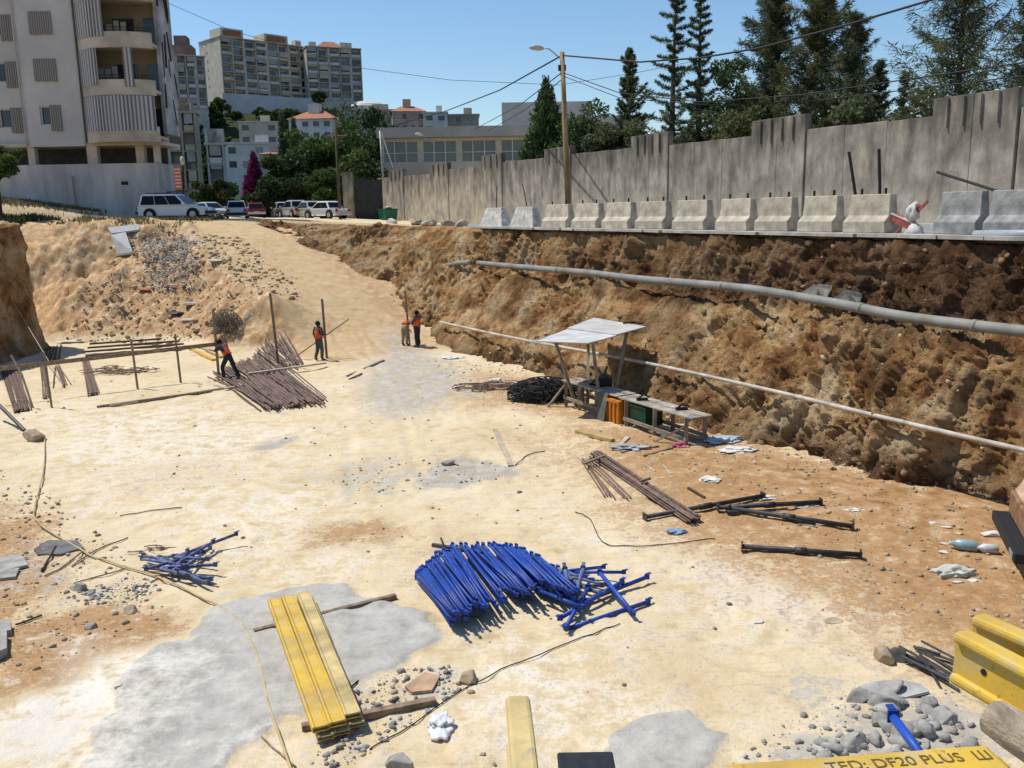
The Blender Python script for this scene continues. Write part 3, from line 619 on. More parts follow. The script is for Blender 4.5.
# ------------------------------------------------------------------ far buildings
WALLC = {'cream': mat('cream_render', (.56, .50, .40), .9, .18, .35, 0), 'grey': mat('grey_render', (.47, .445, .40), .9, .2, .35, 0), 'tan': mat('tan_render', (.42, .36, .28), .9, .2, .4, 0),
         'white': mat('white_render', (.58, .575, .56), .9, .15, .3, 0), 'brown': mat('brown_render', (.25, .17, .13), .9, .2, .4, 0), 'pink': mat('pink_render', (.50, .36, .30), .9, .2, .4, 0)}
DARKW = glassm('window_dark', (.035, .04, .048)); BLUEW = glassm('window_bluish', (.10, .14, .18)); SHUT = mat('roller_shutter', (.36, .36, .35), .8, .15, 2, 0)
TILE = mat('red_roof_tile', (.42, .17, .10), .85, .25, 1.2, .3, 8); AWN = mat('cream_awning', (.50, .45, .33), .9, .15, 1, 0)
def frame(o, yaw): return Matrix.Translation(o) @ Matrix.Rotation(yaw, 4, 'Z')
def block(name, label, px, py, Y, yaw, Wd, D, floors, fh, bays, wall, seed, group=None, roof=None, loggia=1.3, cat='building', top=True):
    rs = random.Random(seed); o = Yd(px, py, Y); t = thing(name, o, label, cat, group); M = frame(o, yaw); Ht = floors*fh
    core = MB(M); core.bb(0, Wd, loggia+.01, D, -22, Ht); core.bb(0, Wd, .0, loggia, -14, -.002)
    core.build('wall', wall, t)
    bw = Wd/bays; fins = MB(M)
    for i in range(bays+1):
        x = min(max(i*bw, .15), Wd-.15); wd = .3 if i % 2 else .9 if 0 < i < bays else .3
        x = min(max(x, wd/2), Wd-wd/2); fins.bb(x-wd/2, x+wd/2, -.25 if i % 2 else -.05, loggia, 0, Ht)
    fins.build('fin', wall, t)
    for k in range(floors):
        z = k*fh
        sl_ = MB(M); sl_.bb(.002, Wd-.002, -.12, loggia-.002, z, z+.24); sl_.build('slab', wall, t)
        for i in range(bays):
            x0, x1 = i*bw+.5, (i+1)*bw-.5; r = rs.random()
            if r < .72:
                p = MB(M); p.bb(x0-.1, x1+.1, -.32, -.17, z+.25, z+1.15); p.build('parapet', WALLC['white'] if rs.random() < .5 else wall, t)
            g = MB(M); g.bb(x0+rs.uniform(0, .5), x1-rs.uniform(0, .5), loggia-.12, loggia-.02, z+.26, z+2.4); g.build('window', rs.choice([DARKW, DARKW, DARKW, BLUEW]), t)
            if rs.random() < .33:
                c = MB(M); hgt = rs.choice([.6, 1.6, 1.6]); c.bb(x0, x1, -.1, -.03, z+fh-.02-hgt, z+fh-.02); c.build('awning', rs.choice([SHUT, AWN, SHUT]), t)
    if top:
        rf = MB(M); rf.bb(-.3, Wd+.3, -.35, D+.3, Ht+.002, Ht+.35); ro = rf.build('roof', wall, t)
        for i in range(3):
            x = rs.uniform(1, Wd-3); q = MB(M); q.bb(x, x+rs.uniform(1.5, 3.5), 2, 5, Ht+.352, Ht+rs.uniform(1.5, 2.8)); q.build('roof_room', wall, t)
    ew = MB(M)                                        # small windows on the lit end wall
    for k in range(1, floors, 1): ew.bb(-.03, .05, D*.62, D*.62+.8, k*fh+1.2, k*fh+2.1)
    ew.build('end_window', DARKW, t)
    return t, M
t_, M_ = block('tower_block', 'long cream apartment tower on the hill with a pale sunlit end wall', 224, 97, 345, R(44), 38, 17, 7, 3.05, 8, WALLC['cream'], 3)
for x0, wd in ((0.2, 9), (18, 10)):
    b = MB(M_); b.bb(x0, x0+wd, -.6, 8, 7*3.05+.37, 7*3.05+3.2); b.build('penthouse', WALLC['cream'], t_)
    b = MB(M_); b.bb(x0+1, x0+wd-1, -.75, -.62, 7*3.05+.6, 7*3.05+2.6); b.build('window', mat('terracotta_blind', (.33, .15, .09), .9), t_)
t_, M_ = block('tower_block', 'shorter apartment tower with a red hipped roof, right of the long one', 309, 100, 362, R(22), 21.5, 14, 6, 3.3, 5, WALLC['grey'], 9)
b = MB(M_); z0 = 6*3.3+.352
b.add([(4, 1.4, z0), (16, 1.4, z0), (16, 12, z0), (4, 12, z0), (8, 6, z0+3), (12, 6, z0+3)], [(0, 1, 5, 4), (1, 2, 5), (2, 3, 4, 5), (3, 0, 4), (3, 2, 1, 0)]); b.build('roof', TILE, t_)
b = MB(M_); b.bb(-1, 22, -1.2, -.8, -12, -.3); b.build('retaining_wall', WALLC['grey'], t_)
o_ = Yd(224, 112, 338); b = MB(frame(o_, R(36))); b.bb(-1, 37, -2.5, -2, -7, 6.4)
tag(b.build('retaining_wall', mat('bluish_white_wall', (.52, .53, .56), .9, .15, .2, 0)), 'long whitish retaining wall below the cream tower', 'wall')
block('apartment_block', 'grey stepped apartment block behind the near building edge', 160, 108, 300, R(24), 15, 14, 5, 3.3, 5, WALLC['grey'], 14)
b = MB(frame(Yd(172, 60, 302), R(8))); b.bb(0, 6, 2, 9, -1, 5); b.bb(.5, 4.5, 2.5, 8, 5.002, 8)
tag(b.build('stair_tower', WALLC['brown']), 'small brown rooftop tower on the grey stepped block', 'building')
block('apartment_block', 'beige four storey block beside the near building', 172, 190, 150, R(12), 4.6, 4.5, 4, 3.05, 2, WALLC['tan'], 21)
block('balcony_house', 'small house with glazed balcony beside the white four storey house', 209, 185, 146, R(14), 2.7, 3, 2, 3.1, 1, WALLC['grey'], 22)
def house(name, label, px0, px1, py0, py1, Y, yaw, wall, rows, cols, roof=None, seed=0, depth=10, group=None):
    o = Yd(px0, py1, Y); Wd = (px1-px0)/F*Y; Ht = (py1-py0)/F*Y; M = frame(o, yaw); rs = random.Random(seed)
    t = thing(name, o, label, 'house', group); ops = []; fh = Ht/rows; cw = Wd/cols
    for k in range(rows):
        for i in range(cols):
            if rs.random() < .12: continue
            ww = min(1.8, cw*.55); x = i*cw+cw/2-ww/2; ops.append((x, x+ww, k*fh+fh*.32, k*fh+fh*.78))
    b = MB(M); b.wall(0, Wd, 0, Ht, 0, .3, ops); b.bb(0, Wd, .302, depth, -22, Ht); b.bb(0, Wd, 0, .3, -12, -.002); b.build('wall', wall, t)
    for a0, a1, z0, z1 in ops:
        q = MB(M); q.bb(a0, a1, .2, .298, z0, z1); f = q.build('window', rs.choice([DARKW, DARKW, SHUT]), t)
        q = MB(M); q.bb(a0-.1, a1+.1, -.1, -.003, z0-.12, z0-.003); q.build('sill', WALLC['white'], t)
    b = MB(M)
    if roof == 'hip':
        e = .5; r_ = min(Wd, depth)*.22
        b.add([(-e, -e, Ht), (Wd+e, -e, Ht), (Wd+e, depth+e, Ht), (-e, depth+e, Ht), (Wd*.3, depth/2, Ht+r_), (Wd*.7, depth/2, Ht+r_)], [(0, 1, 5, 4), (1, 2, 5), (2, 3, 4, 5), (3, 0, 4), (3, 2, 1, 0)]); ro = b.build('roof', TILE, t)
        c = MB(M); c.bb(Wd*.35, Wd*.6, depth*.35, depth*.6, Ht+.3*r_, Ht+r_+1.6); c.build('chimney', wall, ro)
    else:
        b.bb(-.25, Wd+.25, -.25, depth+.1, Ht+.002, Ht+.4); b.bb(Wd*.55, Wd*.8, depth*.3, depth*.6, Ht+.402, Ht+2.2); b.build('roof', wall, t)
    return t
house('white_house', 'plain white house with small dark windows behind the bougainvillea', 229, 280, 147, 200, 200, R(14), WALLC['white'], 4, 4, None, 4)
house('cream_house', 'cream house with balcony above the plain white house', 240, 277, 124, 146, 250, R(14), WALLC['cream'], 2, 3, None, 6)
house('red_roofed_house', 'pale house with red hipped roof and square chimney in the trees', 290, 333, 121, 142, 215, R(-6), WALLC['white'], 2, 4, 'hip', 8)
house('hill_house', 'low house with small tiled roof beside the cypresses', 262, 280, 156, 190, 170, R(5), WALLC['grey'], 2, 1, 'hip', 10)
house('hill_house', 'long cream house below the white round roofed hall', 338, 398, 112, 124, 270, R(5), WALLC['tan'], 1, 7, None, 12)
house('hill_house', 'pinkish house with red roof above the school roofline', 393, 424, 113, 134, 230, R(8), WALLC['pink'], 2, 4, 'hip', 13)
house('hill_house', 'whitish house next to the pinkish house on the skyline', 424, 447, 115, 134, 228, R(6), WALLC['white'], 2, 2, None, 15)
house('hill_house', 'low brownish house at the right end of the skyline row', 446, 478, 117, 134, 236, R(3), WALLC['tan'], 2, 4, None, 16)
o_ = Yd(368, 112, 290); b = MB(); b.tube([o_+Vector((0, 0, z)) for z in (-22, 1.4)], 5.3, 28); b.tube([o_+Vector((0, 0, z)) for z in (1.402, 2.2, 3.0, 3.3)], [5.6, 5.0, 3, .5], 28)
tag(b.build('round_hall', WALLC['white'], None), 'white round hall with shallow domed roof on the hill', 'building')
# school block behind the wall
SY = 97; sA = Yd(381, 165, SY); sB = Yd(592, 165, SY); t_ = thing('school_block', Vector((sA.x, SY, 6)), 'long low grey block with strip windows and deep flat eaves behind the wall', 'building')
M_ = Matrix.Translation((sA.x, SY, 0)); WL = sB.x-sA.x; zt_ = Yd(381, 139, SY).z; zb_ = Yd(381, 163, SY).z
cols_ = [0.2, 4.0, 4.4, 8.1, 8.5, 12.3, 12.7, 16.5, 16.9, WL-.3]
ops_ = [(c0, c1, zb_, zt_-.25) for c0, c1 in zip(cols_[0::2], cols_[1::2])]
b = MB(M_); b.wall(0, WL, 4, zt_, 0, .35, [(a+.05, c-.02, d, e) for a, c, d, e in ops_]); b.bb(0, WL, 3.0, 14, 4, zt_); b.bb(0, .3, .352, 2.99, 4, zt_); b.build('wall', WALLC['grey'], t_)
for a, c, d, e in ops_:
    a += .05; c -= .02; f = MB(M_)
    for k in range(4): x = a+(c-a)*k/3; x = min(max(x, a+.05), c-.05); f.bb(x-.05, x+.05, .1, .2, d+.06, e-.06)
    f.bb(a, c, .1, .2, d, d+.06); f.bb(a, c, .1, .2, e-.06, e); f.bb(a, c, .085, .098, d+.95, d+1.02); fo = f.build('window', WALLC['white'], t_)
    q = MB(M_); q.bb(a, c, .22, .26, d, e); q.build('pane', glassm('school_glass', (.09, .115, .13)), fo)
b = MB(M_); b.bb(-.15, WL+.5, -1.3, 15, zt_+.002, zt_+1.05); b.build('roof', mat('eaves_grey', (.33, .33, .32), .9, .15, .4, 0), t_)
u0 = Yd(502, 124, SY+8); u1 = Yd(592, 101, SY+8); b = MB(); b.bb(u0.x, u1.x, SY+8, SY+20, zt_+1.06, u1.z); b.build('upper_block', WALLC['grey'], t_)
b = MB(); b.bb(u1.x+.1, u1.x+6, SY+8, SY+18, 8, Yd(592, 116, SY+8).z); b.build('side_wing', WALLC['grey'], t_)
q = MB(M_); q.bb(12.0, 12.9, -.45, -.02, zb_-.25, zb_+.4); q.build('air_conditioner', WALLC['white'], t_)

# ------------------------------------------------------------------ concrete wall on the street
CW = mat('stained_concrete', (.41, .37, .30), .92, .3, .9, .2, 18, col2=(.215, .19, .15))
def stain(m):                                          # dark run-off streaks under the wall tops
    n = m.node_tree.nodes; l = m.node_tree.links; b = n['Principled BSDF']; src = b.inputs['Base Color'].links[0].from_socket
    tc = n.new('ShaderNodeTexCoord'); mp = n.new('ShaderNodeMapping'); mp.inputs['Scale'].default_value = (1.2, 1.2, .3); l.new(tc.outputs['Object'], mp.inputs[0])
    no = n.new('ShaderNodeTexNoise'); no.inputs['Scale'].default_value = 1.5; no.inputs['Detail'].default_value = 6; l.new(mp.outputs[0], no.inputs[0])
    sx = n.new('ShaderNodeSeparateXYZ'); l.new(tc.outputs['Object'], sx.inputs[0])
    mr = n.new('ShaderNodeMapRange'); mr.inputs[1].default_value = .6; mr.inputs[2].default_value = 4.6; mr.inputs[3].default_value = -.26; mr.inputs[4].default_value = .24; l.new(sx.outputs['Z'], mr.inputs[0])
    ad = n.new('ShaderNodeMath'); ad.operation = 'ADD'; l.new(no.outputs[0], ad.inputs[0]); l.new(mr.outputs[0], ad.inputs[1])
    cr = n.new('ShaderNodeValToRGB'); cr.color_ramp.elements[0].position = .36; cr.color_ramp.elements[1].position = .72
    cr.color_ramp.elements[0].color = (1.05, 1.03, 1, 1); cr.color_ramp.elements[1].color = (.36, .36, .36, 1); l.new(ad.outputs[0], cr.inputs[0])
    mu = n.new('ShaderNodeMix'); mu.data_type = 'RGBA'; mu.blend_type = 'MULTIPLY'; mu.inputs[0].default_value = 1; l.new(src, mu.inputs[6]); l.new(cr.outputs[0], mu.inputs[7])
    m2 = n.new('ShaderNodeMapping'); m2.inputs['Scale'].default_value = (4.2, 4.2, 1.3); l.new(tc.outputs['Object'], m2.inputs[0])
    n2 = n.new('ShaderNodeTexNoise'); n2.inputs['Scale'].default_value = 1.3; n2.inputs['Detail'].default_value = 9; n2.inputs['Roughness'].default_value = .75; l.new(m2.outputs[0], n2.inputs[0])
    c2 = n.new('ShaderNodeValToRGB'); c2.color_ramp.elements[0].position = .36; c2.color_ramp.elements[1].position = .56; c2.color_ramp.elements[0].color = (.62, .61, .6, 1); c2.color_ramp.elements[1].color = (1.08, 1.07, 1.05, 1); l.new(n2.outputs[0], c2.inputs[0])
    m4 = n.new('ShaderNodeMix'); m4.data_type = 'RGBA'; m4.blend_type = 'MULTIPLY'; m4.inputs[0].default_value = .6; l.new(mu.outputs[2], m4.inputs[6]); l.new(c2.outputs[0], m4.inputs[7]); l.new(m4.outputs[2], b.inputs['Base Color'])
stain(CW)
UW = -6.0
wall_t = thing('boundary_wall', UT(UW, 10, 5.4), 'long stained grey concrete wall with raised panels along the street', 'wall')
segs = [(377, 389, 178, 177), (389, 403, 170, 170), (403, 431, 176, 174), (431, 448, 164, 163), (448, 482, 169, 166), (482, 502, 155, 154), (502, 545, 162, 158), (545, 571, 148, 147),
        (571, 632, 154, 148), (632, 669, 135, 133), (669, 753, 145, 136), (753, 807, 120, 115), (807, 935, 129, 116.5), (935, 1021, 98, 88), (1021, 1120, 108, 95), (1120, 1240, 75, 62)]
for i, (a, c, ya, yc) in enumerate(segs):
    pa, pc = U(a, ya, UW), U(c, yc, UW); raised = i % 2 == 1; pr = .06 if raised else 0
    ta, tc_ = Tof(pa), Tof(pc); zt = (pa.z+pc.z)/2; b = MB()
    np_ = max(1, round(abs(ta-tc_)/1.9)); ed = [ta+(tc_-ta)*k/np_ for k in range(np_+1)]
    for k in range(np_):
        g = .006; e0, e1 = ed[k]-g, ed[k+1]+g
        z1 = pa.z+(pc.z-pa.z)*(k+.5)/np_ if not raised else zt
        lip_ = UT(UW+pr, 0)
        q = [UT(UW+pr, e0), UT(UW+pr, e1), UT(UW-.25, e1), UT(UW-.25, e0)]
        vs = [Vector((p.x, p.y, z)) for z in (5.2, z1) for p in q]
        b.add(vs, [(0, 1, 2, 3), (7, 6, 5, 4), (0, 4, 5, 1), (1, 5, 6, 2), (2, 6, 7, 3), (3, 7, 4, 0)])
    b2 = [UT(UW-.08, ta-.01), UT(UW-.08, tc_+.01), UT(UW-.22, tc_+.01), UT(UW-.22, ta-.01)]
    b.add([Vector((p.x, p.y, z)) for z in (5.25, zt-.3) for p in b2], [(0, 1, 2, 3), (7, 6, 5, 4), (0, 4, 5, 1), (1, 5, 6, 2), (2, 6, 7, 3), (3, 7, 4, 0)])
    po = b.build('panel', CW, wall_t, bevel=.015)
    if raised:
        bb_ = MB(); n_ = 4 if i > 8 else 3
        for k in range(n_):
            tt = ta+(tc_-ta)*(.2+.6*k/(n_-1)); bb_.bar(UT(UW+pr+.04, tt, zt-.95), UT(UW+pr+.04, tt, zt-.05), .07, .05)
        bb_.build('rib', CW, po)
# gate pier and dark gate at the far end of the wall
gA = Yd(356, 218, 82); t_ = thing('gate', gA, 'dark sheet gate between concrete piers at the wall end', 'gate')
b = MB(); b.bb(gA.x, gA.x+2.5, 82, 82.08, 5.7, 5.7+3.6); b.build('panel', mat('gate_dark', (.05, .05, .05), .7), t_)
b = MB(); b.bb(gA.x-1.0, gA.x-.1, 81.6, 82.3, 5.7, 5.7+4.3); b.build('pier', CW, t_)

# ------------------------------------------------------------------ near apartment building on the left
LY = 66.0
def L(px, py): p = Yd(px, py, LY); return p.x, p.z
lb = thing('apartment_building', (L(80, 205)[0], LY, 7.0), 'tall grey white apartment building with curved balconies and striped curtains', 'building')
LBW = mat('weathered_white_render', (.49, .485, .475), .9, .15, .25, .05, 10, col2=(.39, .385, .375)); LBC = mat('stained_cream_balcony', (.52, .465, .37), .9, .25, .5, .05, 10)
LBB = mat('streaked_base_wall', (.48, .46, .43), .92, .3, .5, .1, 10, col2=(.30, .285, .265), stretch=(1.4, 1.4, .35))
CURT = stripes('striped_curtain', (.15, .155, .155), (.44, .45, .45), 1.25)
TANW = mat('ochre_balcony_wall', (.29, .245, .175), .9, .2, .5, 0); IRON = mat('black_iron', (.02, .02, .022), .5, .1, 3, 0, metal=.3)
xR = L(85, 141)[0]; z0 = L(85, 141)[1]; FH = 3.15; NF = 5; xS = L(27, 120)[0]; xL = L(-60, 120)[0]
cA, cB = L(52, 115)[0]-.1, L(5, 115)[0]+.1
opsA = [(cA-.75, cA+.7, z0+k*FH+1.15, z0+k*FH+2.45) for k in range(NF)]; opsB = [(cB-.75, cB+.95, z0+k*FH+1.05, z0+k*FH+2.35) for k in range(NF)]
b = MB(); b.wall(xS, xR, z0-.35, z0+NF*FH+1, LY, LY+.3, opsA); b.wall(xL, xS-.002, z0-.1, z0+NF*FH+1, LY+.35, LY+.65, opsB); b.bb(xS, xS+.25, LY+.301, LY+.66, z0-.35, z0+NF*FH+1)
b.bb(xL, xR-.3, LY+1.2, LY+12, z0-.1, z0+NF*FH+1); b.bb(xR-.28, xR, LY+.301, LY+12, z0-.35, z0+NF*FH+1); b.build('wall', LBW, lb)
for lst, y0, st in ((opsA, LY, (1, 1, 2, 2, 1)), (opsB, LY+.35, (2, 2, 2, 2, 2))):
    for k, (a, c, d, e) in enumerate(lst):
        f = MB(); f.bb(a, a+.07, y0+.16, y0+.24, d, e); f.bb(c-.07, c, y0+.16, y0+.24, d, e); f.bb(a+.072, c-.072, y0+.16, y0+.24, d, d+.07); f.bb(a+.072, c-.072, y0+.16, y0+.24, e-.07, e); f.bb((a+c)/2-.03, (a+c)/2+.03, y0+.17, y0+.23, d+.072, e-.072)
        fo = f.build('window', WALLC['white'], lb)
        q = MB(); q.bb(a, c, y0+.26, y0+.29, d, e); q.build('pane', DARKW, fo)
        half = (k % 2 == 0 and lst is opsA and k in (0,)) or lst is opsB
        ca = a+(c-a)*.52 if half else a-.05
        nseg = 10; cv = MB(); base_ = []
        for s_ in range(nseg+1):
            xx = ca+(c+.08-ca)*s_/nseg; yy = y0-.06-.03*(s_ % 2)
            base_ += [Vector((xx, yy, e+.05)), Vector((xx, yy-.05, d-.12-random.uniform(0, .1)-(.25 if half else 0)))]
        cv.add(base_, [(2*s_, 2*s_+1, 2*s_+3, 2*s_+2) for s_ in range(nseg)]); cu = cv.build('curtain', stripes('window_curtain', (.12, .115, .105), (.27, .26, .24), 2.0), lb)
        sm = cu.modifiers.new('thick', 'SOLIDIFY'); sm.thickness = .01
xE = L(163, 138)[0]; xr0 = xR+.02
def arc(bulge, n=16, x0=xr0, x1=xE):
    pts = []
    for i in range(n+1):
        s_ = i/n; x = x0+(x1-x0)*s_; y = LY+.25-bulge*(1-max(0, 1-s_*2.2)**2)*(1-.5*max(0, (s_-.55)/.45)**2.5)
        pts.append((x, y))
    return pts
def arc_wall(pts, za, zb, th, m, name, par=lb, s0=0, s1=None, wav=0):
    pts = pts[s0:s1]; b = MB(); n = len(pts); vs = []
    for (x, y) in pts: vs += [Vector((x, y, za)), Vector((x, y, zb)), Vector((x, y+th, zb)), Vector((x, y+th, za))]
    fs = []
    for i in range(n-1):
        for j in range(4): j2 = (j+1) % 4; fs.append((4*i+j, 4*i+j2, 4*i+4+j2, 4*i+4+j))
    fs += [(0, 3, 2, 1), (4*n-4, 4*n-3, 4*n-2, 4*n-1)]
    b.add(vs, fs); return b.build(name, m, par)
PB = arc(1.7)
yb_ = LY+1.9
b = MB(); b.bb(xr0, xE-.3, yb_, LY+3.6, z0+.5, z0+NF*FH+1); b.build('back_wall', TANW, lb)
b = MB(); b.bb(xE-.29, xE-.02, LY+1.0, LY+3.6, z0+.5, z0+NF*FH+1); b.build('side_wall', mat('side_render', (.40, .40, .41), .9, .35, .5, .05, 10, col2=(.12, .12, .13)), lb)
for k in range(NF+1):
    zf = z0+.02+k*FH
    b = MB(); vs = [Vector((x, y+.16, z)) for z in (zf+.02, zf+.22) for x, y in PB]; n = len(PB)
    poly = [(x, y+.16) for x, y in PB]+[(xE-.31, yb_-.003), (xr0, yb_-.003)]
    b.prism(poly, zf+.02, zf+.22, 2); b.build('balcony_floor', LBC, lb)
    arc_wall(PB, zf-.22, zf+.82, .15, LBC, 'balcony_parapet')
    if k > 0:
        fr = MB(); fr.tube([Vector((x, y+.07, zf+1.12)) for x, y in PB[4:]], .025, 6); fr.tube([Vector((x, y+.07, zf+.95)) for x, y in PB[4:]], .018, 6)
        for x, y in PB[4::2]: fr.bar((x, y+.07, zf+.823), (x, y+.07, zf+1.1), .03, .03)
        fr.build('railing', IRON, lb)
    d = MB()
    for dx, wd in ((2.0, 1.5), (4.2, .8)): d.bb(xr0+dx, xr0+dx+wd, yb_-.06, yb_-.004, zf+.23, zf+2.3)
    d.build('balcony_door', DARKW, lb)
    ztop = zf+FH-.24
    if k == 0: rng = [(0, 17, zf+.55)]
    elif k == 1: rng = [(0, 7, zf+.45), (11, 14, zf+.3)]
    elif k == 2: rng = [(0, 9, zf+.5), ]
    else: rng = [(0, 6, zf+.4), (12, 17, zf+.4)]
    for s0, s1, zb in rng:
        dense = [PB[i] for i in range(s0, min(s1, 17))]; pp = []
        for i in range(len(dense)-1):
            for q in range(4): s_ = q/4; pp.append((dense[i][0]*(1-s_)+dense[i+1][0]*s_, dense[i][1]*(1-s_)+dense[i+1][1]*s_-.06-.05*math.sin((i*4+q)*1.9)))
        if len(pp) > 1: arc_wall(pp, zb, ztop+random.uniform(-.02, .02), .015, CURT, 'curtain')
# parking storey and base wall
zp1 = L(85, 164)[1]; xb1 = L(157, 165)[0]; zg = 5.4
for px, wd in ((30, .5), (91, .75), (139, .6), (155, .35)):
    x = L(px, 150)[0]; b = MB(); b.bb(x-wd/2, x+wd/2, LY+.1, LY+.6, zp1+.002, z0-.36); b.build('column', LBC, lb)
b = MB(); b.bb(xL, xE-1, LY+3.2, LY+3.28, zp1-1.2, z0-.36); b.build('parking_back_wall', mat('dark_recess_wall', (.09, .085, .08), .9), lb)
b = MB(); b.bb(xL, xE-.1, LY+.05, LY+3.6, z0-.35, z0-.103); b.bb(xR+.02, xE-.25, LY+.25, LY+1.8, z0-.1, z0+.01); b.build('floor_slab', LBC, lb)
b = MB(); b.bb(xL, xb1, LY, LY+.3, zg, zp1); b.bb(xb1-.3, xb1, LY+.301, LY+3.2, zg, zp1); b.bb(xL, xb1-.31, LY+3.3, LY+3.6, zg, z0-.36); b.bb(xL, xb1-.31, LY+.31, LY+3.29, zp1-1.2, zp1-1.0); b.build('base_wall', LBB, lb)
b = MB(); b.bb(L(121, 180)[0], L(128, 180)[0], LY-.02, LY-.003, L(121, 185)[1], L(121, 181.5)[1]); b.build('vent', IRON, lb)
b = MB(); x = L(72, 190)[0]; b.bb(x-.18, x+.18, LY-.25, LY-.003, zg+1, L(72, 176)[1]); b.build('buttress', LBB, lb)
for px in (24, 83): x = L(px, 120)[0]; q = MB(); q.tube([Vector((x, LY-.06, z0-.3)), Vector((x, LY-.06, z0+NF*FH+.9))], .055, 8); q.build('downpipe', WALLC['grey'], lb)
for k in range(14):
    q = MB(); zz = z0+1+random.uniform(0, 12); y_ = LY+1.2+random.uniform(0, 2.2); q.tube([Vector((xE+.01, y_, zz)), Vector((xE+.06, y_+random.uniform(-.4, .4), zz-random.uniform(1, 3)))], random.uniform(.03, .09), 5); q.build('hanging_cable', IRON, lb)
for k in range(1, 5):
    q = MB(); x = xr0+1.2+random.uniform(0, 1.5); zf = z0+.02+k*FH
    for j in range(3): q.bb(x+j*.5, x+j*.5+.38, LY+.3, LY+.32, zf+1.15, zf+1.15+random.uniform(.4, .8))
    q.build('laundry', [SHUT, AWN, DARKW, WALLC['white']][k-1], lb)
# iron gate and orange sign by its side
gx = L(158, 190)[0]; b = MB()
for i in range(12): b.bar((gx+.1+i*.13, LY+1.5, 6.0), (gx+.1+i*.13, LY+1.5, 8.2), .03, .03)
b.bar((gx, LY+1.5, 8.1), (gx+1.7, LY+1.5, 8.1), .04, .04); b.bar((gx, LY+1.5, 6.4), (gx+1.7, LY+1.5, 6.4), .04, .04)
tag(b.build('iron_gate', IRON), 'black iron bar gate right of the grey building base', 'gate')
p = Yd(176, 176, 92); b = MB(); b.bb(p.x-.5, p.x+.5, 92, 92.1, p.z-1.3, p.z+.9); t_ = b.build('orange_shutter', mat('orange_paint', (.55, .16, .07), .8)); tag(t_, 'orange slatted panel between the grey building and the beige block', 'panel')
b = MB()
for i in range(6): b.bb(p.x-.1, p.x+.48, 91.96, 91.998, p.z-1.1+i*.34, p.z-.98+i*.34)
b.build('slat', WALLC['white'], t_)

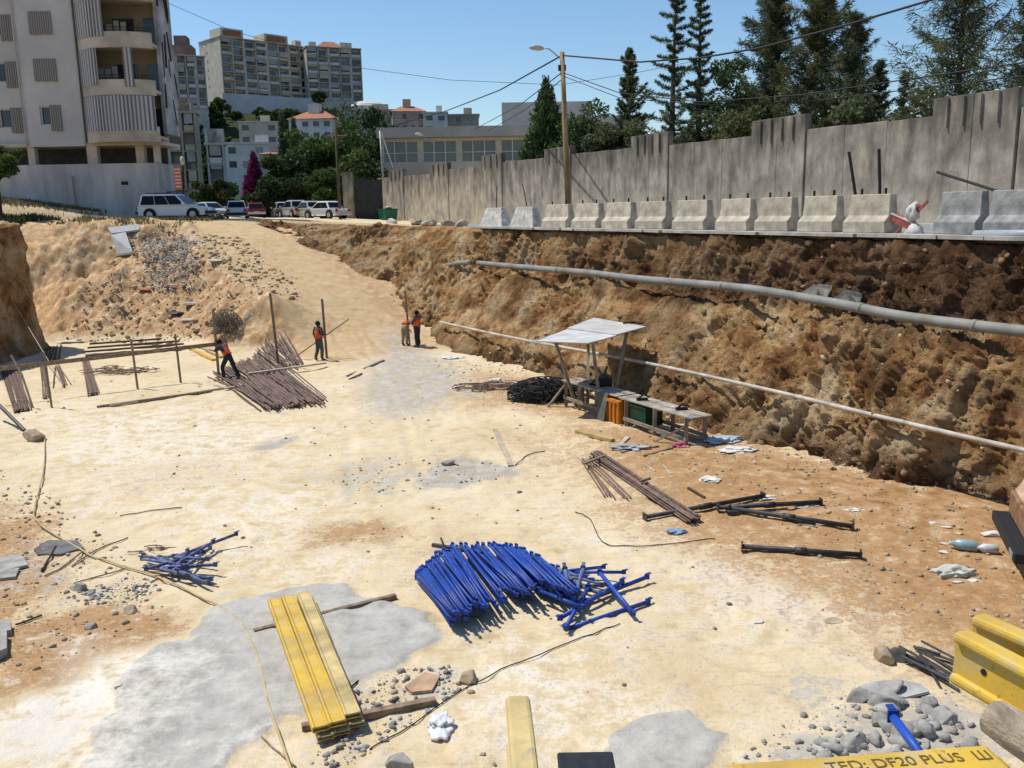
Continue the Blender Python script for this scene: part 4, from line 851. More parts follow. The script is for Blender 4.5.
# ------------------------------------------------------------------ cars
TYRE = mat('tyre_rubber', (.02, .02, .02), .9, .2, 8, .1); RIM = mat('alloy_rim', (.45, .45, .46), .4, .1, 5, 0, metal=.7); CARG = mat('car_glass', (.012, .014, .016), .12, .1, 1, 0, spec=.15)
REDL = mat('tail_lamp_red', (.35, .02, .02), .3, .1, 5, 0); HEADL = mat('head_lamp', (.7, .7, .7), .2, .1, 5, 0); BLK = mat('black_plastic', (.02, .02, .022), .6, .1, 5, 0); PLATE = mat('plate_white', (.7, .7, .68), .6, .05, 5, 0)
def car(name, label, loc, yaw, Ln, Wd, Ht, paint, style='suv', cat='car', group=None):
    t = thing(name, loc, label, cat, group); M = frame(Vector(loc), yaw); hw = Wd/2; g = .24 if style != 'suv' else .32; b_l = Ht*.56
    nose = Ln*.275 if style == 'suv' else Ln*.27; tail = Ln*.02 if style in ('suv', 'hatch') else Ln*.17
    xf, xr = Ln/2, -Ln/2
    low = [(xr, g+.15), (xr+.06, b_l*.75), (xr+.05, b_l), (xf-nose, b_l+.02), (xf-.25, b_l*.86), (xf, b_l*.66), (xf, g+.12), (xf-.15, g), (xr+.15, g)]
    secs = [(-hw, .93), (-hw*.985, 1.0), (0, 1.0), (hw*.985, 1.0), (hw, .93)]
    b = MB(M)
    vs = []; n = len(low)
    for i, (yy, s_) in enumerate(((-hw+.09, 1.0), (-hw, .985), (-hw+.0, .985), (hw-.0, .985), (hw, .985), (hw-.09, 1.0))):
        if i in (2, 3): continue
        for x, z in low: vs.append((x*(1.0 if i in (0, 5) else .99), yy, g+(z-g)*(1.0 if i in (0, 5) else .965)))
    fs = [tuple(range(n)), tuple(range(4*n-1, 3*n-1, -1))]
    for k in range(3):
        for i in range(n): j = (i+1) % n; fs.append((k*n+i, (k+1)*n+i, (k+1)*n+j, k*n+j))
    b.add(vs, fs)
    # greenhouse
    rf0, rf1 = (xr+tail+.12+(.35 if style == 'sedan' else .12), xf-nose-.75)
    cab = [(xr+tail+.06, b_l-.02), (xf-nose+.02, b_l-.02), (rf1, Ht-.05), (rf1-.35, Ht), (rf0+.3, Ht), (rf0, Ht-.06)]
    vs = []
    for sgn in (-1, 1):
        for x, z in cab: vs.append((x, sgn*(hw-.05-(z-b_l)/(Ht-b_l)*.17), z))
    n = len(cab); fs = [tuple(range(n)), tuple(range(2*n-1, n-1, -1))]+[(i, i+n, (i+1) % n+n, (i+1) % n) for i in range(n)]
    b.add(vs, fs); body = b.build('body', paint, t, bevel=.04)
    # glass: side panes, windscreen, rear window
    def sidey(z): return hw-.05-(z-b_l)/(Ht-b_l)*.17
    zl, zh = b_l+.05, Ht-.12
    xs = lambda z: (cab[0][0]+(cab[5][0]-cab[0][0])*(z-b_l)/(Ht-.06-b_l)+.12, cab[1][0]+(cab[2][0]-cab[1][0])*(z-b_l)/(Ht-.05-b_l)-.12)
    (a0, a1), (c0, c1) = xs(zl), xs(zh)
    cuts = [0, .34, .66, 1] if style == 'suv' else [0, .48, 1]
    for sgn in (-1, 1):
        for s0, s1 in zip(cuts[:-1], cuts[1:]):
            s0 += .006; s1 -= .006; q = MB(M)
            P = [(a0+(a1-a0)*s0, zl), (a0+(a1-a0)*s1, zl), (c0+(c1-c0)*s1, zh), (c0+(c1-c0)*s0, zh)]
            q.add([(x, sgn*(sidey(z)+.006), z) for x, z in P]+[(x, sgn*(sidey(z)-.02), z) for x, z in P], [(0, 1, 2, 3), (7, 6, 5, 4), (0, 4, 5, 1), (1, 5, 6, 2), (2, 6, 7, 3), (3, 7, 4, 0)]); q.build('side_window', CARG, t)
    for nm, (pa, pb) in (('windscreen', (cab[1], cab[2])), ('rear_window', (cab[0], cab[5]))):
        q = MB(M); e = .012 if nm == 'windscreen' else -.012
        def pt(s_, y_): x = pa[0]+(pb[0]-pa[0])*s_; z = pa[1]+(pb[1]-pa[1])*s_; return (x+e, y_*(sidey(z)-.08), z)
        P = [pt(.12 if nm == 'windscreen' else .2, -1), pt(.12 if nm == 'windscreen' else .2, 1), pt(.92, 1), pt(.92, -1)]
        q.add(P+[(x-2.5*e, y, z) for x, y, z in P], [(0, 1, 2, 3), (7, 6, 5, 4), (0, 4, 5, 1), (1, 5, 6, 2), (2, 6, 7, 3), (3, 7, 4, 0)]); q.build(nm, CARG, t)
    wr = .37 if style == 'suv' else .31
    for sx in (xf-Ln*.19, xr+Ln*.19):
        for sgn in (-1, 1):
            q = MB(M); q.disc((sx, sgn*(hw-.06), wr+.02), (0, 1, 0), wr+.075, .14, 24); q.build('wheel_arch', BLK, t)
            q = MB(M); q.disc((sx, sgn*(hw-.08), wr), (0, 1, 0), wr, .2, 24); wo = q.build('wheel', TYRE, t)
            q = MB(M); q.disc((sx, sgn*(hw+.022), wr), (0, 1, 0), wr*.62, .02, 16); q.build('rim', RIM, wo)
    for sgn in (-1, 1):
        q = MB(M); q.bb(xr-.02, xr+.06, sgn*(hw-.28), sgn*(hw-.06), b_l*.72, b_l*.98); q.build('tail_lamp', REDL, t)
        q = MB(M); q.bb(xf-.12, xf+.012, sgn*(hw-.42), sgn*(hw-.08), b_l*.64, b_l*.8); q.build('headlight', HEADL, t)
        q = MB(M); q.bb(xf-nose-.25, xf-nose-.05, sgn*(hw+.01), sgn*(hw+.18), b_l+.05, b_l+.2); q.build('mirror', paint, t)
    for x in (xr, xf):
        q = MB(M); q.bb(x-.08, x+.08, -hw+.04, hw-.04, g+.1, g+.3); q.build('bumper', BLK if style != 'sedan' else RIM, t)
    q = MB(M); q.bb(xr-.025, xr-.005, -.26, .26, b_l*.62, b_l*.76); q.build('number_plate', PLATE, t)
    if style == 'suv':
        for sgn in (-1, 1): q = MB(M); q.tube([(rf0+.3, sgn*(hw-.3), Ht+.06), (rf1-.4, sgn*(hw-.3), Ht+.06)], .025, 6); q.build('roof_rail', BLK, t)
    return t
WPAINT = mat('white_car_paint', (.72, .72, .72), .25, .04, 2, 0, spec=.5); SILV = mat('silver_car_paint', (.45, .46, .47), .28, .05, 2, 0, metal=.3, spec=.5); BEIG = mat('greenish_car_paint', (.40, .42, .33), .35, .05, 2, 0); REDP = mat('red_car_paint', (.16, .018, .03), .3, .05, 2, 0); BLUP = mat('pale_blue_car_paint', (.42, .47, .55), .3, .05, 2, 0)
def on(px, py, Y): p = Yd(px, py, Y); return Vector((p.x, p.y, float(gz(p.x, p.y))))
car('suv', 'white estate suv parked on the dirt before the grey building', on(177, 217, 64), R(-3), 4.95, 1.9, 1.8, WPAINT, 'suv', 'suv')
CG = 'cars parked along the street'
car('parked_car', 'pale blue car half hidden behind the white suv', on(211, 216, 78), R(-40), 4.1, 1.66, 1.3, BLUP, 'sedan', group=CG)
car('parked_car', 'white hatchback seen from behind, alone left of the bougainvillea', on(237, 216, 76), R(107), 3.9, 1.68, 1.5, WPAINT, 'hatch', group=CG)
car('parked_car', 'dark red car parked under the bougainvillea', on(256, 216, 84), R(108), 4.1, 1.66, 1.38, REDP, 'sedan', group=CG)
car('parked_car', 'dark silver small car at the left end of the parked row', on(283, 216, 83), R(110), 3.9, 1.66, 1.42, SILV, 'hatch', group=CG)
car('parked_car', 'silver white car in the middle of the parked row', on(295, 217, 80), R(125), 4.3, 1.7, 1.5, SILV, 'sedan', group=CG)
car('parked_car', 'greenish beige old car beside the white sedan', on(310, 217, 78), R(128), 4.3, 1.7, 1.45, BEIG, 'sedan', group=CG)
car('parked_car', 'old white sedan seen from behind at the right end of the row', on(326, 217, 75), R(142), 4.3, 1.68, 1.42, WPAINT, 'sedan', group=CG)

# ------------------------------------------------------------------ poles, lamps, wires
WOODP = mat('weathered_pole_wood', (.34, .24, .12), .9, .35, 3, .2, 15, col2=(.16, .10, .05), stretch=(1, 1, .15)); GREYM = mat('galvanised_steel', (.36, .37, .38), .5, .15, 5, .05, metal=.4); CABLE = mat('black_cable', (.015, .015, .017), .7, .1, 5, 0)
pb = U(569, 215, -1.6); pb.z = 5.46; ptop = Vector((pb.x+.0, pb.y, 0)); zt = plane(562, 52, pb, Vector((0, 1, 0))); 
t_ = thing('utility_pole', pb, 'tall ochre wooden utility pole with a lamp arm behind the barriers', 'utility pole')
b = MB(); b.tube([pb-Vector((0, 0, .3)), Vector((pb.x+(zt.x-pb.x)*.5, pb.y, (pb.z+zt.z)/2)), zt], [.15, .13, .11], 10); b.build('pole', WOODP, t_, True)
le = plane(536, 48, pb, Vector((0, 1, 0))); b = MB(); b.tube([zt-Vector((0, 0, .35)), zt.lerp(le, .5)+Vector((0, 0, .05)), le+Vector((.25, 0, -.02))], .03, 6); ao = b.build('lamp_arm', GREYM, t_, True)
b = MB(); b.tube([le+Vector((.35, 0, -.04)), le+Vector((.15, 0, 0)), le+Vector((-.15, 0, .03)), le+Vector((-.32, 0, .02))], [.06, .13, .12, .04], 8); b.build('lamp_head', mat('lamp_head_grey', (.5, .5, .48), .5), ao, True)
b = MB(); b.box(zt-Vector((0, -.02, .7)), (.36, .2, .25)); b.build('junction_box', IRON, t_)
p = Yd(340, 212, 74); q = Yd(335, 120, 74); t_ = thing('utility_pole', (p.x, 74, float(gz(p.x, 74))), 'thin dark wooden pole beside the parked white sedan', 'utility pole')
b = MB(); b.tube([Vector((p.x, 74, gz(p.x, 74)-.3)), q], [.13, .09], 8); b.build('pole', mat('dark_pole_wood', (.10, .08, .05), .9, .3, 3, .2), t_, True); b = MB(); b.bar(q+Vector((-.9, 0, -1.2)), q+Vector((.9, 0, -1.2)), .08, .1); b.build('crossarm', WOODP, t_)
p = Yd(384, 180, 92); q = Yd(380, 131, 92); t_ = thing('flag_pole', (p.x, 92, 5.5), 'slim grey post with a slanted stay at the school corner', 'pole')
b = MB(); b.tube([Vector((p.x, 92, 5.5)), q], .09, 8); b.build('pole', GREYM, t_, True); b = MB(); b.tube([Yd(381, 132, 91.9), Yd(393, 168, 91.9)], .07, 6); b.build('stay', WALLC['white'], t_)
p = Yd(434, 175, 88); t_ = thing('street_lamp', (p.x, 88, 5.4), 'street lamp with white head reaching over the wall before the school', 'street lamp')
h0, h1 = Yd(434, 143, 88), Yd(418, 134, 88); b = MB(); b.tube([Vector((p.x, 88, 5.4)), h0, h1], .06, 6); b.build('pole', GREYM, t_); b = MB(); b.tube([h1+Vector((.5, 0, -.15)), h1, h1+Vector((-.3, 0, .02))], [.06, .16, .05], 8); b.build('lamp_head', WALLC['white'], t_, True)
p = Yd(183, 206, 88); q = Yd(183, 165, 88); t_ = thing('street_lamp', (p.x, 88, float(gz(p.x, 88))), 'dark street lamp with white globe right of the grey building', 'street lamp')
b = MB(); b.tube([Vector((p.x, 88, gz(p.x, 88))), q], .08, 8); b.build('pole', IRON, t_); b = MB(); b.tube([q, q+Vector((0, 0, .25)), q+Vector((-.05, 0, .6)), q+Vector((-.1, 0, .8))], [.1, .22, .2, .06], 8); b.build('lamp_globe', WALLC['white'], t_, True)
def wire(pts, r, label, sag=0, name='overhead_cable', cat='cable', group='overhead cables'):
    P = []
    for a, c in zip(pts[:-1], pts[1:]):
        for i in range(10): s_ = i/10; v = a.lerp(c, s_); v.z -= sag*4*s_*(1-s_); P.append(v)
    P.append(pts[-1]); b = MB(); b.tube(P, r, 5); return tag(b.build(name, CABLE), label, cat, group)
A_ = zt-Vector((0, 0, .15))
wire([A_, U(640, 62, -1.6), U(700, 58, -1.6), U(760, 48, -1.6), U(850, 24, -1.6), U(945, -4, -1.6)], .035, 'thick black cable sagging from the wooden pole to the upper right')
A2 = zt-Vector((0, 0, .9))
wire([A2, U(620, 93, -2), U(700, 102, -2), U(800, 95, -2), U(1040, 60, -2)], .02, 'upper of two thin cables crossing in front of the dark conifers')
wire([A2-Vector((0, 0, .15)), U(620, 98, -2.3), U(720, 106, -2.3), U(820, 100, -2.3), U(1040, 74, -2.3)], .016, 'lower of two thin cables crossing in front of the dark conifers')
wire([A_, Yd(500, 90, 60), Yd(446, 111, 80), Yd(385, 128, 94)], .04, 'thick cable dropping from the pole top to the school roof')
wire([A2, Yd(520, 105, 66), Yd(475, 129, 95)], .028, 'cable dropping from mid pole to the school eaves')
wire([A2-Vector((0, 0, .3)), Yd(525, 110, 66), Yd(488, 131, 95)], .024, 'lowest cable from the pole to the school eaves')
wire([Yd(120, -18, 120), Yd(230, 30, 120), Yd(360, 68, 120), Yd(450, 80, 120), Yd(560, 85, 120), Yd(640, 72, 120), Yd(700, 60, 120)], .03, 'faint far cable crossing the open blue sky')
wire([Yd(335, 124, 74), Yd(360, 150, 82), Yd(383, 158, 92)], .02, 'short cable from the thin dark pole to the school corner')

# ------------------------------------------------------------------ barriers
BARC = mat('barrier_concrete', (.54, .475, .365), .92, .3, 2.0, .25, 20, rnd=.12); BARW = mat('chalky_white_concrete', (.58, .56, .51), .92, .35, 3.0, .3, 12, rnd=.06); BARG = mat('broken_grey_concrete', (.36, .355, .34), .92, .35, 2.0, .3, 14)
def barrier(t0, t1, m, label, kind='step'):
    L_ = abs(t1-t0); tc_ = (t0+t1)/2; loc = UT(-.32, tc_, 5.477); t = thing('concrete_barrier', loc, label, 'barrier', 'concrete barriers on the street edge')
    hh = 1.03; t0, t1 = t0+(t1-t0)*.05, t1-(t1-t0)*.05
    prof = [(.33, 0), (.33, .30), (.16, .46), (.12, hh), (-.12, hh), (-.16, .46), (-.33, .30), (-.33, 0)] if kind == 'step' else [(.34, 0), (.30, .08), (.12, hh*.93), (-.12, hh*.93), (-.30, .08), (-.34, 0)]
    b = MB(); vs = []
    ends = (t0, t1) if kind == 'step' else (t0, t1)
    for e, sh in ((t0, 1), (t1, -1)):
        for u, z in prof:
            ins = (.16*z/hh if kind != 'step' else .04*z/hh)*L_*sh*(1 if t1 > t0 else -1); p = UT(-.32+u, e+ins, 5.477+z); vs.append(p)
    n = len(prof); b.add(vs, [tuple(range(n)), tuple(range(2*n-1, n-1, -1))]+[(i, i+n, (i+1) % n+n, (i+1) % n) for i in range(n)])
    b.build('block', m, t, bevel=.02)
    return t, loc, hh
bx = [(478, 503, 'w'), (508, 534, 'w'), (540, 567, 's'), (570, 597, 's'), (600, 629, 's'), (633, 664, 's'), (670, 705, 's'), (713, 748, 's'), (752, 789, 's'), (795, 834, 's'), (840, 887, 's'), (930, 978, 'g'), (979, 1040, 'g')]
names = ['chalky white tapered barrier, farthest in the row from the camera', 'second chalky white tapered barrier, just left of the wooden pole', 'stepped concrete barrier immediately left of the wooden utility pole foot', 'stepped concrete barrier immediately right of the wooden utility pole foot', 'stepped concrete barrier second to the right of the utility pole', 'stepped concrete barrier third to the right of the utility pole',
         'stepped concrete barrier fourth to the right of the utility pole', 'stepped concrete barrier fifth to the right of the utility pole', 'stepped concrete barrier sixth to the right of the utility pole', 'stepped concrete barrier with a black pipe standing behind it, seventh from the pole', 'yellowish concrete barrier nearest the broken red barricade', 'chipped grey barrier just right of the broken red barricade', 'worn grey barrier at the right picture edge behind the pipe end']
for (a, c, k), lab in zip(bx, names):
    ta, tb = Tof(U(a, 230, 0)), Tof(U(c, 230, 0)); m = {'w': BARW, 's': BARC, 'g': BARG}[k]
    t_, loc, hh = barrier(ta, tb, m, lab, 'taper' if k == 'w' else 'step')
    if k == 's':
        for s_ in (.25, .75): b = MB(); p = UT(-.32, ta+(tb-ta)*s_, 5.477+hh); b.tube([p-Vector((0, 0, .05)), p+Vector((0, 0, .16))], .035, 6); b.build('lifting_peg', IRON, t_)
    if k == 'w':
        b = MB(); p = UT(-.32, ta+(tb-ta)*.55, 5.477+hh*.93); b.tube([p-Vector((0, 0, .1)), p+Vector((.05 if a < 500 else -.22, 0, 1.1))], .025, 6); b.build('steel_rod', IRON, t_)
for (x0, y0, x1, y1, lab) in ((856, 198, 849, 152, 'black pipe leaning left behind the yellowish barrier'), (880, 198, 879, 149, 'upright black pipe behind the yellowish barrier')):
    a, c = U(x0, y0, -.75), U(x1, y1, -.75); a2 = a+(a-c)*((a.z-5.46)/(c.z-a.z)); b = MB(); b.tube([a2, c], .045, 8); tag(b.build('steel_pipe', IRON), lab, 'pipe')
a, c, d = U(997, 196, -.32), U(997, 191, -.32), U(937, 172, -.5); a.z = 6.50; b = MB(); b.tube([a, c, c.lerp(d, .04), d], .035, 6); tag(b.build('bent_bar', IRON), 'bent dark steel bar rising from the grey barrier top', 'steel bar')
# broken barricade
RED = mat('faded_red_paint', (.40, .10, .08), .8, .3, 6, .1); WHT = mat('chipped_white_paint', (.62, .58, .54), .85, .25, 6, .1)
p0 = UT(-.25, Tof(U(905, 235, -.25)), 5.477); t_ = thing('broken_barricade', p0, 'broken red and white barricade with cloth slumped between the barriers', 'barricade')
def UU(px, py, u=-.25): return U(px, py, u)
b = MB(); b.bar(UU(889, 212), UU(912, 222), .10, .04, 0); b.build('board', WHT, t_)
b = MB(); b.bar(UU(894, 217, -.28), UU(912, 226, -.28), .12, .22); b.build('red_board', RED, t_)
b = MB(); b.bar(UU(894, 235), UU(920, 205), .05, .05); b.bar(UU(905, 236, -.2), UU(914, 222, -.2), .05, .05); b.bar(UU(917, 212), UU(928, 201), .05, .06); b.build('leg', RED, t_)
b = MB(); b.tube([UU(913, 237), UU(915, 228), UU(913, 222)], [.3, .18, .05], 9); b.build('cone_piece', WHT, t_, True)
rs_ = np.random.RandomState(3)
def blob(c, r, seed, n=2, sq=(1, 1, 1), amp=.3, fr=2.0, ang=False):
    import bmesh as bm_
    bm = bm_.new(); bm_.ops.create_icosphere(bm, subdivisions=n, radius=1); V = np.array([v.co[:] for v in bm.verts]); Fc = np.array([[v.index for v in f.verts] for f in bm.faces]); bm.free()
    d = 1+amp*fbm(V[:, 0]*fr+seed*3.1, V[:, 1]*fr, V[:, 2]*fr+seed, 3, seed)
    if ang:
        rk = np.random.RandomState(seed); d = 1+.12*fbm(V[:, 0]*2.5+seed, V[:, 1]*2.5, V[:, 2]*2.5, 3, seed); V = V*d[:, None]; d = d*0+1
        for _ in range(11):
            nn = unit(rk.normal(size=3)); t_ = rk.uniform(.42, .82); e = V@nn-t_; V = V-np.where(e > 0, e, 0)[:, None]*nn*.93
    return np.array(c)+V*d[:, None]*np.array(sq)*r, Fc
V_, F_ = blob(UU(913, 212, -.25), .2, 4, 3, (.75, .7, 1.15), .5); npmesh('cloth', V_, F_, WHT, None, t_, True)
# grey pipe end by the right edge, debris on the street edge, dumpster
b = MB(); b.tube([U(975, 235, .25), U(1060, 234, .25)], .11, 14); tag(b.build('plastic_pipe', mat('grey_pvc', (.33, .36, .37), .45, .1, 3, 0), None, True), 'short grey plastic pipe lying before the right edge barrier', 'pipe')
p = U(388, 216, -4.6); p.z = 5.45; t_ = thing('dumpster', p, 'green lidded waste container against the concrete wall', 'dumpster'); DG = mat('green_container', (.02, .13, .075), .5, .2, 3, .05); M_ = frame(p, math.atan2(DD.y, DD.x))
b = MB(M_); b.add([(-.9, -.5, .15), (.9, -.5, .15), (.9, .5, .15), (-.9, .5, .15), (-1.05, -.62, 1.15), (1.05, -.62, 1.15), (1.05, .62, 1.15), (-1.05, .62, 1.15)], [(3, 2, 1, 0), (4, 5, 6, 7), (0, 1, 5, 4), (1, 2, 6, 5), (2, 3, 7, 6), (3, 0, 4, 7)]); b.build('bin', DG, t_, bevel=.03)
b = MB(M_); b.bb(-1.08, 1.08, -.65, .65, 1.153, 1.22); b.build('lid', DG, t_)
for sx in (-.7, .7):
    for sy in (-.35, .35): b = MB(M_); b.disc((sx, sy, .08), (0, 1, 0), .08, .05, 10); b.build('caster', BLK, t_)
for sx in (-.3, .3): b = MB(M_); b.bb(sx-.03, sx+.03, .58, .66, .2, 1.1); b.build('rib', DG, t_)
V_, F_ = blob(p+Vector((.05, 0, 1.34)), .3, 8, 2, (1.2, .8, .45), .4); npmesh('rubbish_bag', V_, F_, WHT, None, None, True); tag(bpy.data.objects['rubbish_bag'], 'white rubbish bag lying on the green container lid', 'bag')

# ------------------------------------------------------------------ pipes along the cut
PVC = mat('weathered_grey_pipe', (.25, .245, .22), .65, .3, 1.2, .05, 12, col2=(.16, .15, .125)); PVCW = mat('dusty_white_pipe', (.55, .49, .40), .7, .3, 2, .05, 12)
def pathpx(pts, u, off=0): return [U(a, c, u)+Vector((0, 0, off)) for a, c in pts]
def smoothp(P, k=6):
    out = []
    for i in range(len(P)-1):
        p0, p1, p2, p3 = P[max(i-1, 0)], P[i], P[i+1], P[min(i+2, len(P)-1)]
        for j in range(k):
            s_ = j/k; out.append(.5*((2*p1)+(p2-p0)*s_+(2*p0-5*p1+4*p2-p3)*s_*s_+(3*p1-p0-3*p2+p3)*s_**3))
    out.append(P[-1]); return out
pp_ = smoothp(pathpx([(478, 263), (520, 267), (580, 272), (640, 279), (700, 284), (750, 289), (800, 297), (850, 306), (900, 316), (960, 324), (1030, 332), (1100, 340)], 1.75), 5)
t_ = thing('drain_pipe', pp_[20], 'long thick grey drain pipe lying on the ledge of the cut', 'pipe')
b = MB(); b.tube(pp_, .128, 16); b.build('pipe', PVC, t_, True)
for k in (8, 22, 36, 46): b = MB(); b.tube([pp_[k], pp_[k].lerp(pp_[k+1], .35)], .142, 16); b.build('collar', PVC, t_, True)
b = MB(); b.tube(smoothp(pathpx([(441, 259), (448, 265), (458, 263), (470, 262.5)], 2.35), 5), .12, 12); tag(b.build('pipe_elbow', PVC, None, True), 'short bent pale pipe end at the far end of the ledge', 'pipe')
px_ = [(440, 322), (490, 333), (540, 343), (600, 354), (660, 366), (720, 379), (790, 395), (860, 412), (940, 431), (1040, 454)]
dn_ = smoothp([Vector((a, c, 0)) for a, c in px_], 8); hu_ = []
for v in dn_:
    h_ = hit(v.x, v.y); hu_.append((h_-B0).dot(NN) if h_ is not None else 2.5)
tq_ = np.arange(len(dn_)); cf_ = np.polyfit(tq_, hu_, 2); off_ = float(np.percentile(np.array(hu_)-np.polyval(cf_, tq_), 100))
pl_ = [U(v.x, v.y, float(np.polyval(cf_, k))+off_+.03) for k, v in list(enumerate(dn_))[::4]]
b = MB(); b.tube(smoothp(pl_, 4), .055, 10); tag(b.build('water_pipe', PVCW, None, True), 'thin dusty white pipe running low across the earth bank', 'pipe')

# ------------------------------------------------------------------ rocks, rubble
ROCKT = mat('tan_rock', (.46, .36, .24), .95, .3, 4, .4, 12, rnd=.15); ROCKG = mat('grey_rock', (.36, .345, .31), .95, .3, 4, .4, 12, rnd=.15); ROCKW = mat('pale_rubble', (.60, .55, .46), .95, .25, 4, .4, 12, rnd=.1)
def rubble(name, m, pts, smin, smax, seed, zfun=None, sub=1):
    rs = np.random.RandomState(seed); base = [blob((0, 0, 0), 1, 100+k, sub, (1.15, .9, .7), .45, 1.5, True) for k in range(8)]
    Vs, Fs, o = [], [], 0
    for x, y, z, sc in pts:
        V, Fc = base[rs.randint(8)]; a = rs.uniform(0, 6.28); c, s_ = math.cos(a), math.sin(a)
        r = smin*(smax/smin)**(rs.uniform()**2.2)*sc; A = np.array([[c, -s_, 0], [s_, c, 0], [0, 0, 1]]); tl = rs.uniform(-.6, .6); T = np.array([[1, 0, 0], [0, math.cos(tl), -math.sin(tl)], [0, math.sin(tl), math.cos(tl)]])
        Vs.append((V @ T.T @ A.T)*r+np.array([x, y, z+r*.15])); Fs.append(Fc+o); o += len(V)
    return tag(npmesh(name, np.concatenate(Vs), np.concatenate(Fs), m), kind='stuff')
def scat(n, poly, seed):
    rs = np.random.RandomState(seed); P = np.array(poly); out = []
    while len(out) < n:
        x = rs.uniform(P[:, 0].min(), P[:, 0].max(), 400); y = rs.uniform(P[:, 1].min(), P[:, 1].max(), 400); k = poly_mask(x, y, poly, .01) > .5
        out += list(zip(x[k], y[k]))
    xy = np.array(out[:n]); return [(a, c, z, 1.0) for (a, c), z in zip(xy, gz(xy[:, 0], xy[:, 1]))]
pts = scat(760, [(-12, 8.5), (9, 8.5), (12, 20), (3, 30), (-16, 36), (-24, 40), (-20, 20)], 1)
pts += scat(900, W([(620, 440), (760, 445), (1030, 520), (1030, 640), (880, 600), (700, 480)]), 2)
pts += scat(560, W([(0, 470), (60, 500), (130, 560), (160, 620), (0, 690)]), 3)
pts += scat(700, [(-23, 44.5), (-13, 42), (-10, 45), (-12, 50), (-15, 55), (-24, 55)], 4)
pts += scat(300, W([(420, 360), (520, 370), (560, 400), (470, 395)]), 6)
rubble('gravel', ROCKT, pts, .012, .075, 5)
pts = scat(480, W([(340, 700), (400, 672), (450, 668), (470, 690), (420, 720), (350, 770), (310, 770)]), 7)+scat(260, W([(790, 720), (860, 686), (960, 690), (990, 775), (800, 785), (700, 765)]), 8)+scat(260, W([(70, 600), (90, 585), (150, 575), (160, 590), (120, 608)]), 9)+scat(200, W([(320, 480), (400, 455), (510, 462), (500, 478), (380, 492)]), 10)
rubble('grey_gravel', ROCKG, pts, .010, .07, 6)
rubble('broken_concrete_rubble', mat('broken_concrete', (.40, .385, .35), .95, .3, 3, .4, 14), scat(64, W([(800, 730), (860, 695), (930, 700), (985, 745), (985, 775), (830, 780)]), 17), .05, .2, 18, sub=2)
# dumped grey concrete rubble on the back slope
gpoly = []
for a, c in ((144, 246), (150, 234), (188, 234), (200, 240), (200, 262), (197, 282), (185, 290), (165, 292), (150, 275)): p = G(a, c); gpoly.append((p.x, p.y))
rubble('concrete_rubble', mat('blue_grey_rubble', (.52, .50, .455), .95, .25, 2, .3, 10), [(a+RS.normal()*.35, c+RS.normal()*.45, z, 1) for a, c, z, _ in scat(3600, gpoly, 12)], .025, .12, 13)
rubble('slope_rubble', mat('ochre_clod', (.52, .39, .23), .95, .3, 4, .4, 12), [(a, c, z, 1) for a, c, z, _ in scat(2200, [(-23, 45), (-12, 42.5), (-10.5, 45.5), (-16, 54), (-24, 55)], 14)], .03, .2, 15)
def stones_on_bank(seed, n, m, name, smin, smax):
    rs = np.random.RandomState(seed); P = []
    while len(P) < n:
        px = rs.uniform(300, 1023); lo = np.interp(px, [300, 440, 560, 700, 800, 900, 1023], [245, 345, 385, 440, 458, 492, 512]); hi = np.interp(px, [300, 440, 1023], [226, 232, 248]); py = rs.uniform(hi, lo) if rs.uniform() < .6 else lo-abs(rs.normal())*14
        h_ = hit(px, py)
        if h_ is not None: P.append((h_.x, h_.y, h_.z-.03, 1))
    return rubble(name, m, P, smin, smax, seed)
stones_on_bank(21, 260, mat('bank_stone', (.50, .38, .22), .95, .3, 4, .4, 12), 'bank_rubble', .025, .15)
stones_on_bank(22, 500, mat('dark_clod', (.26, .165, .09), .95, .3, 3, .4, 10), 'earth_rubble', .03, .17)
def rock(px, py, r, m, label, seed, sq=(1, .85, .65), name='rock', cat='rock', dz=0, ub=None, group=None):
    p = G(px, py) if ub is None else U(px, py, ub); V, Fc = blob(p+Vector((0, 0, r*sq[2]*.4)), r*1.15, seed, 4, sq, .42, 1.4, True)
    return tag(npmesh(name, V, Fc, m, None, None, False, p), label, cat, group)
rock(36, 440, .33, ROCKT, 'big tan boulder block at the left edge of the pit floor', 1, (1, .8, .8))
rock(78, 590, .13, ROCKG, 'fist sized pale stone pair beside the wire at left', 2)
rock(90, 629, .11, ROCKG, 'grey stone at the rim of the brown damp patch', 3)
rock(132, 612, .12, ROCKT, 'small brown stone left of the yellow hose', 4)
rock(402, 768, .16, ROCKG, 'grey stone at the bottom edge near the gravel patch', 5)
rock(468, 681, .15, ROCKT, 'round tan stone right of the broken tile', 6)
rock(885, 659, .18, ROCKT, 'tan stone beside the dark stone right of centre', 7); rock(897, 660, .16, mat('dark_stone', (.09, .085, .08), .9), 'dark wet looking stone beside the tan stone', 8)
rock(835, 622, .1, ROCKT, 'flat reddish stone lying in the pale dust', 9, (1.5, .8, .4))
for i, (px, py, r, lab) in enumerate(((858, 700, 0.16, 'grey concrete lump at the left of the lower right rubble'), (880, 705, 0.20, 'largest grey concrete lump behind the blue prop end'), (900, 703, 0.12, 'small grey lump right of the largest lump'), (878, 724, 0.14, 'grey lump just left of the blue prop end'), (918, 732, 0.18, 'grey lump right of the blue prop end'), (945, 722, 0.16, 'grey lump near the yellow beam flange'), (890, 690, 0.18, 'flat grey lump on the pale slab fragment'), (850, 745, 0.18, 'grey lump over the yellow lettered beam'), (930, 706, 0.12, 'small grey lump beside the rebar ends'))):
    rock(px, py, r, ROCKG, lab, 30+i, (1, .9, .6), 'concrete_lump', 'rubble lump')
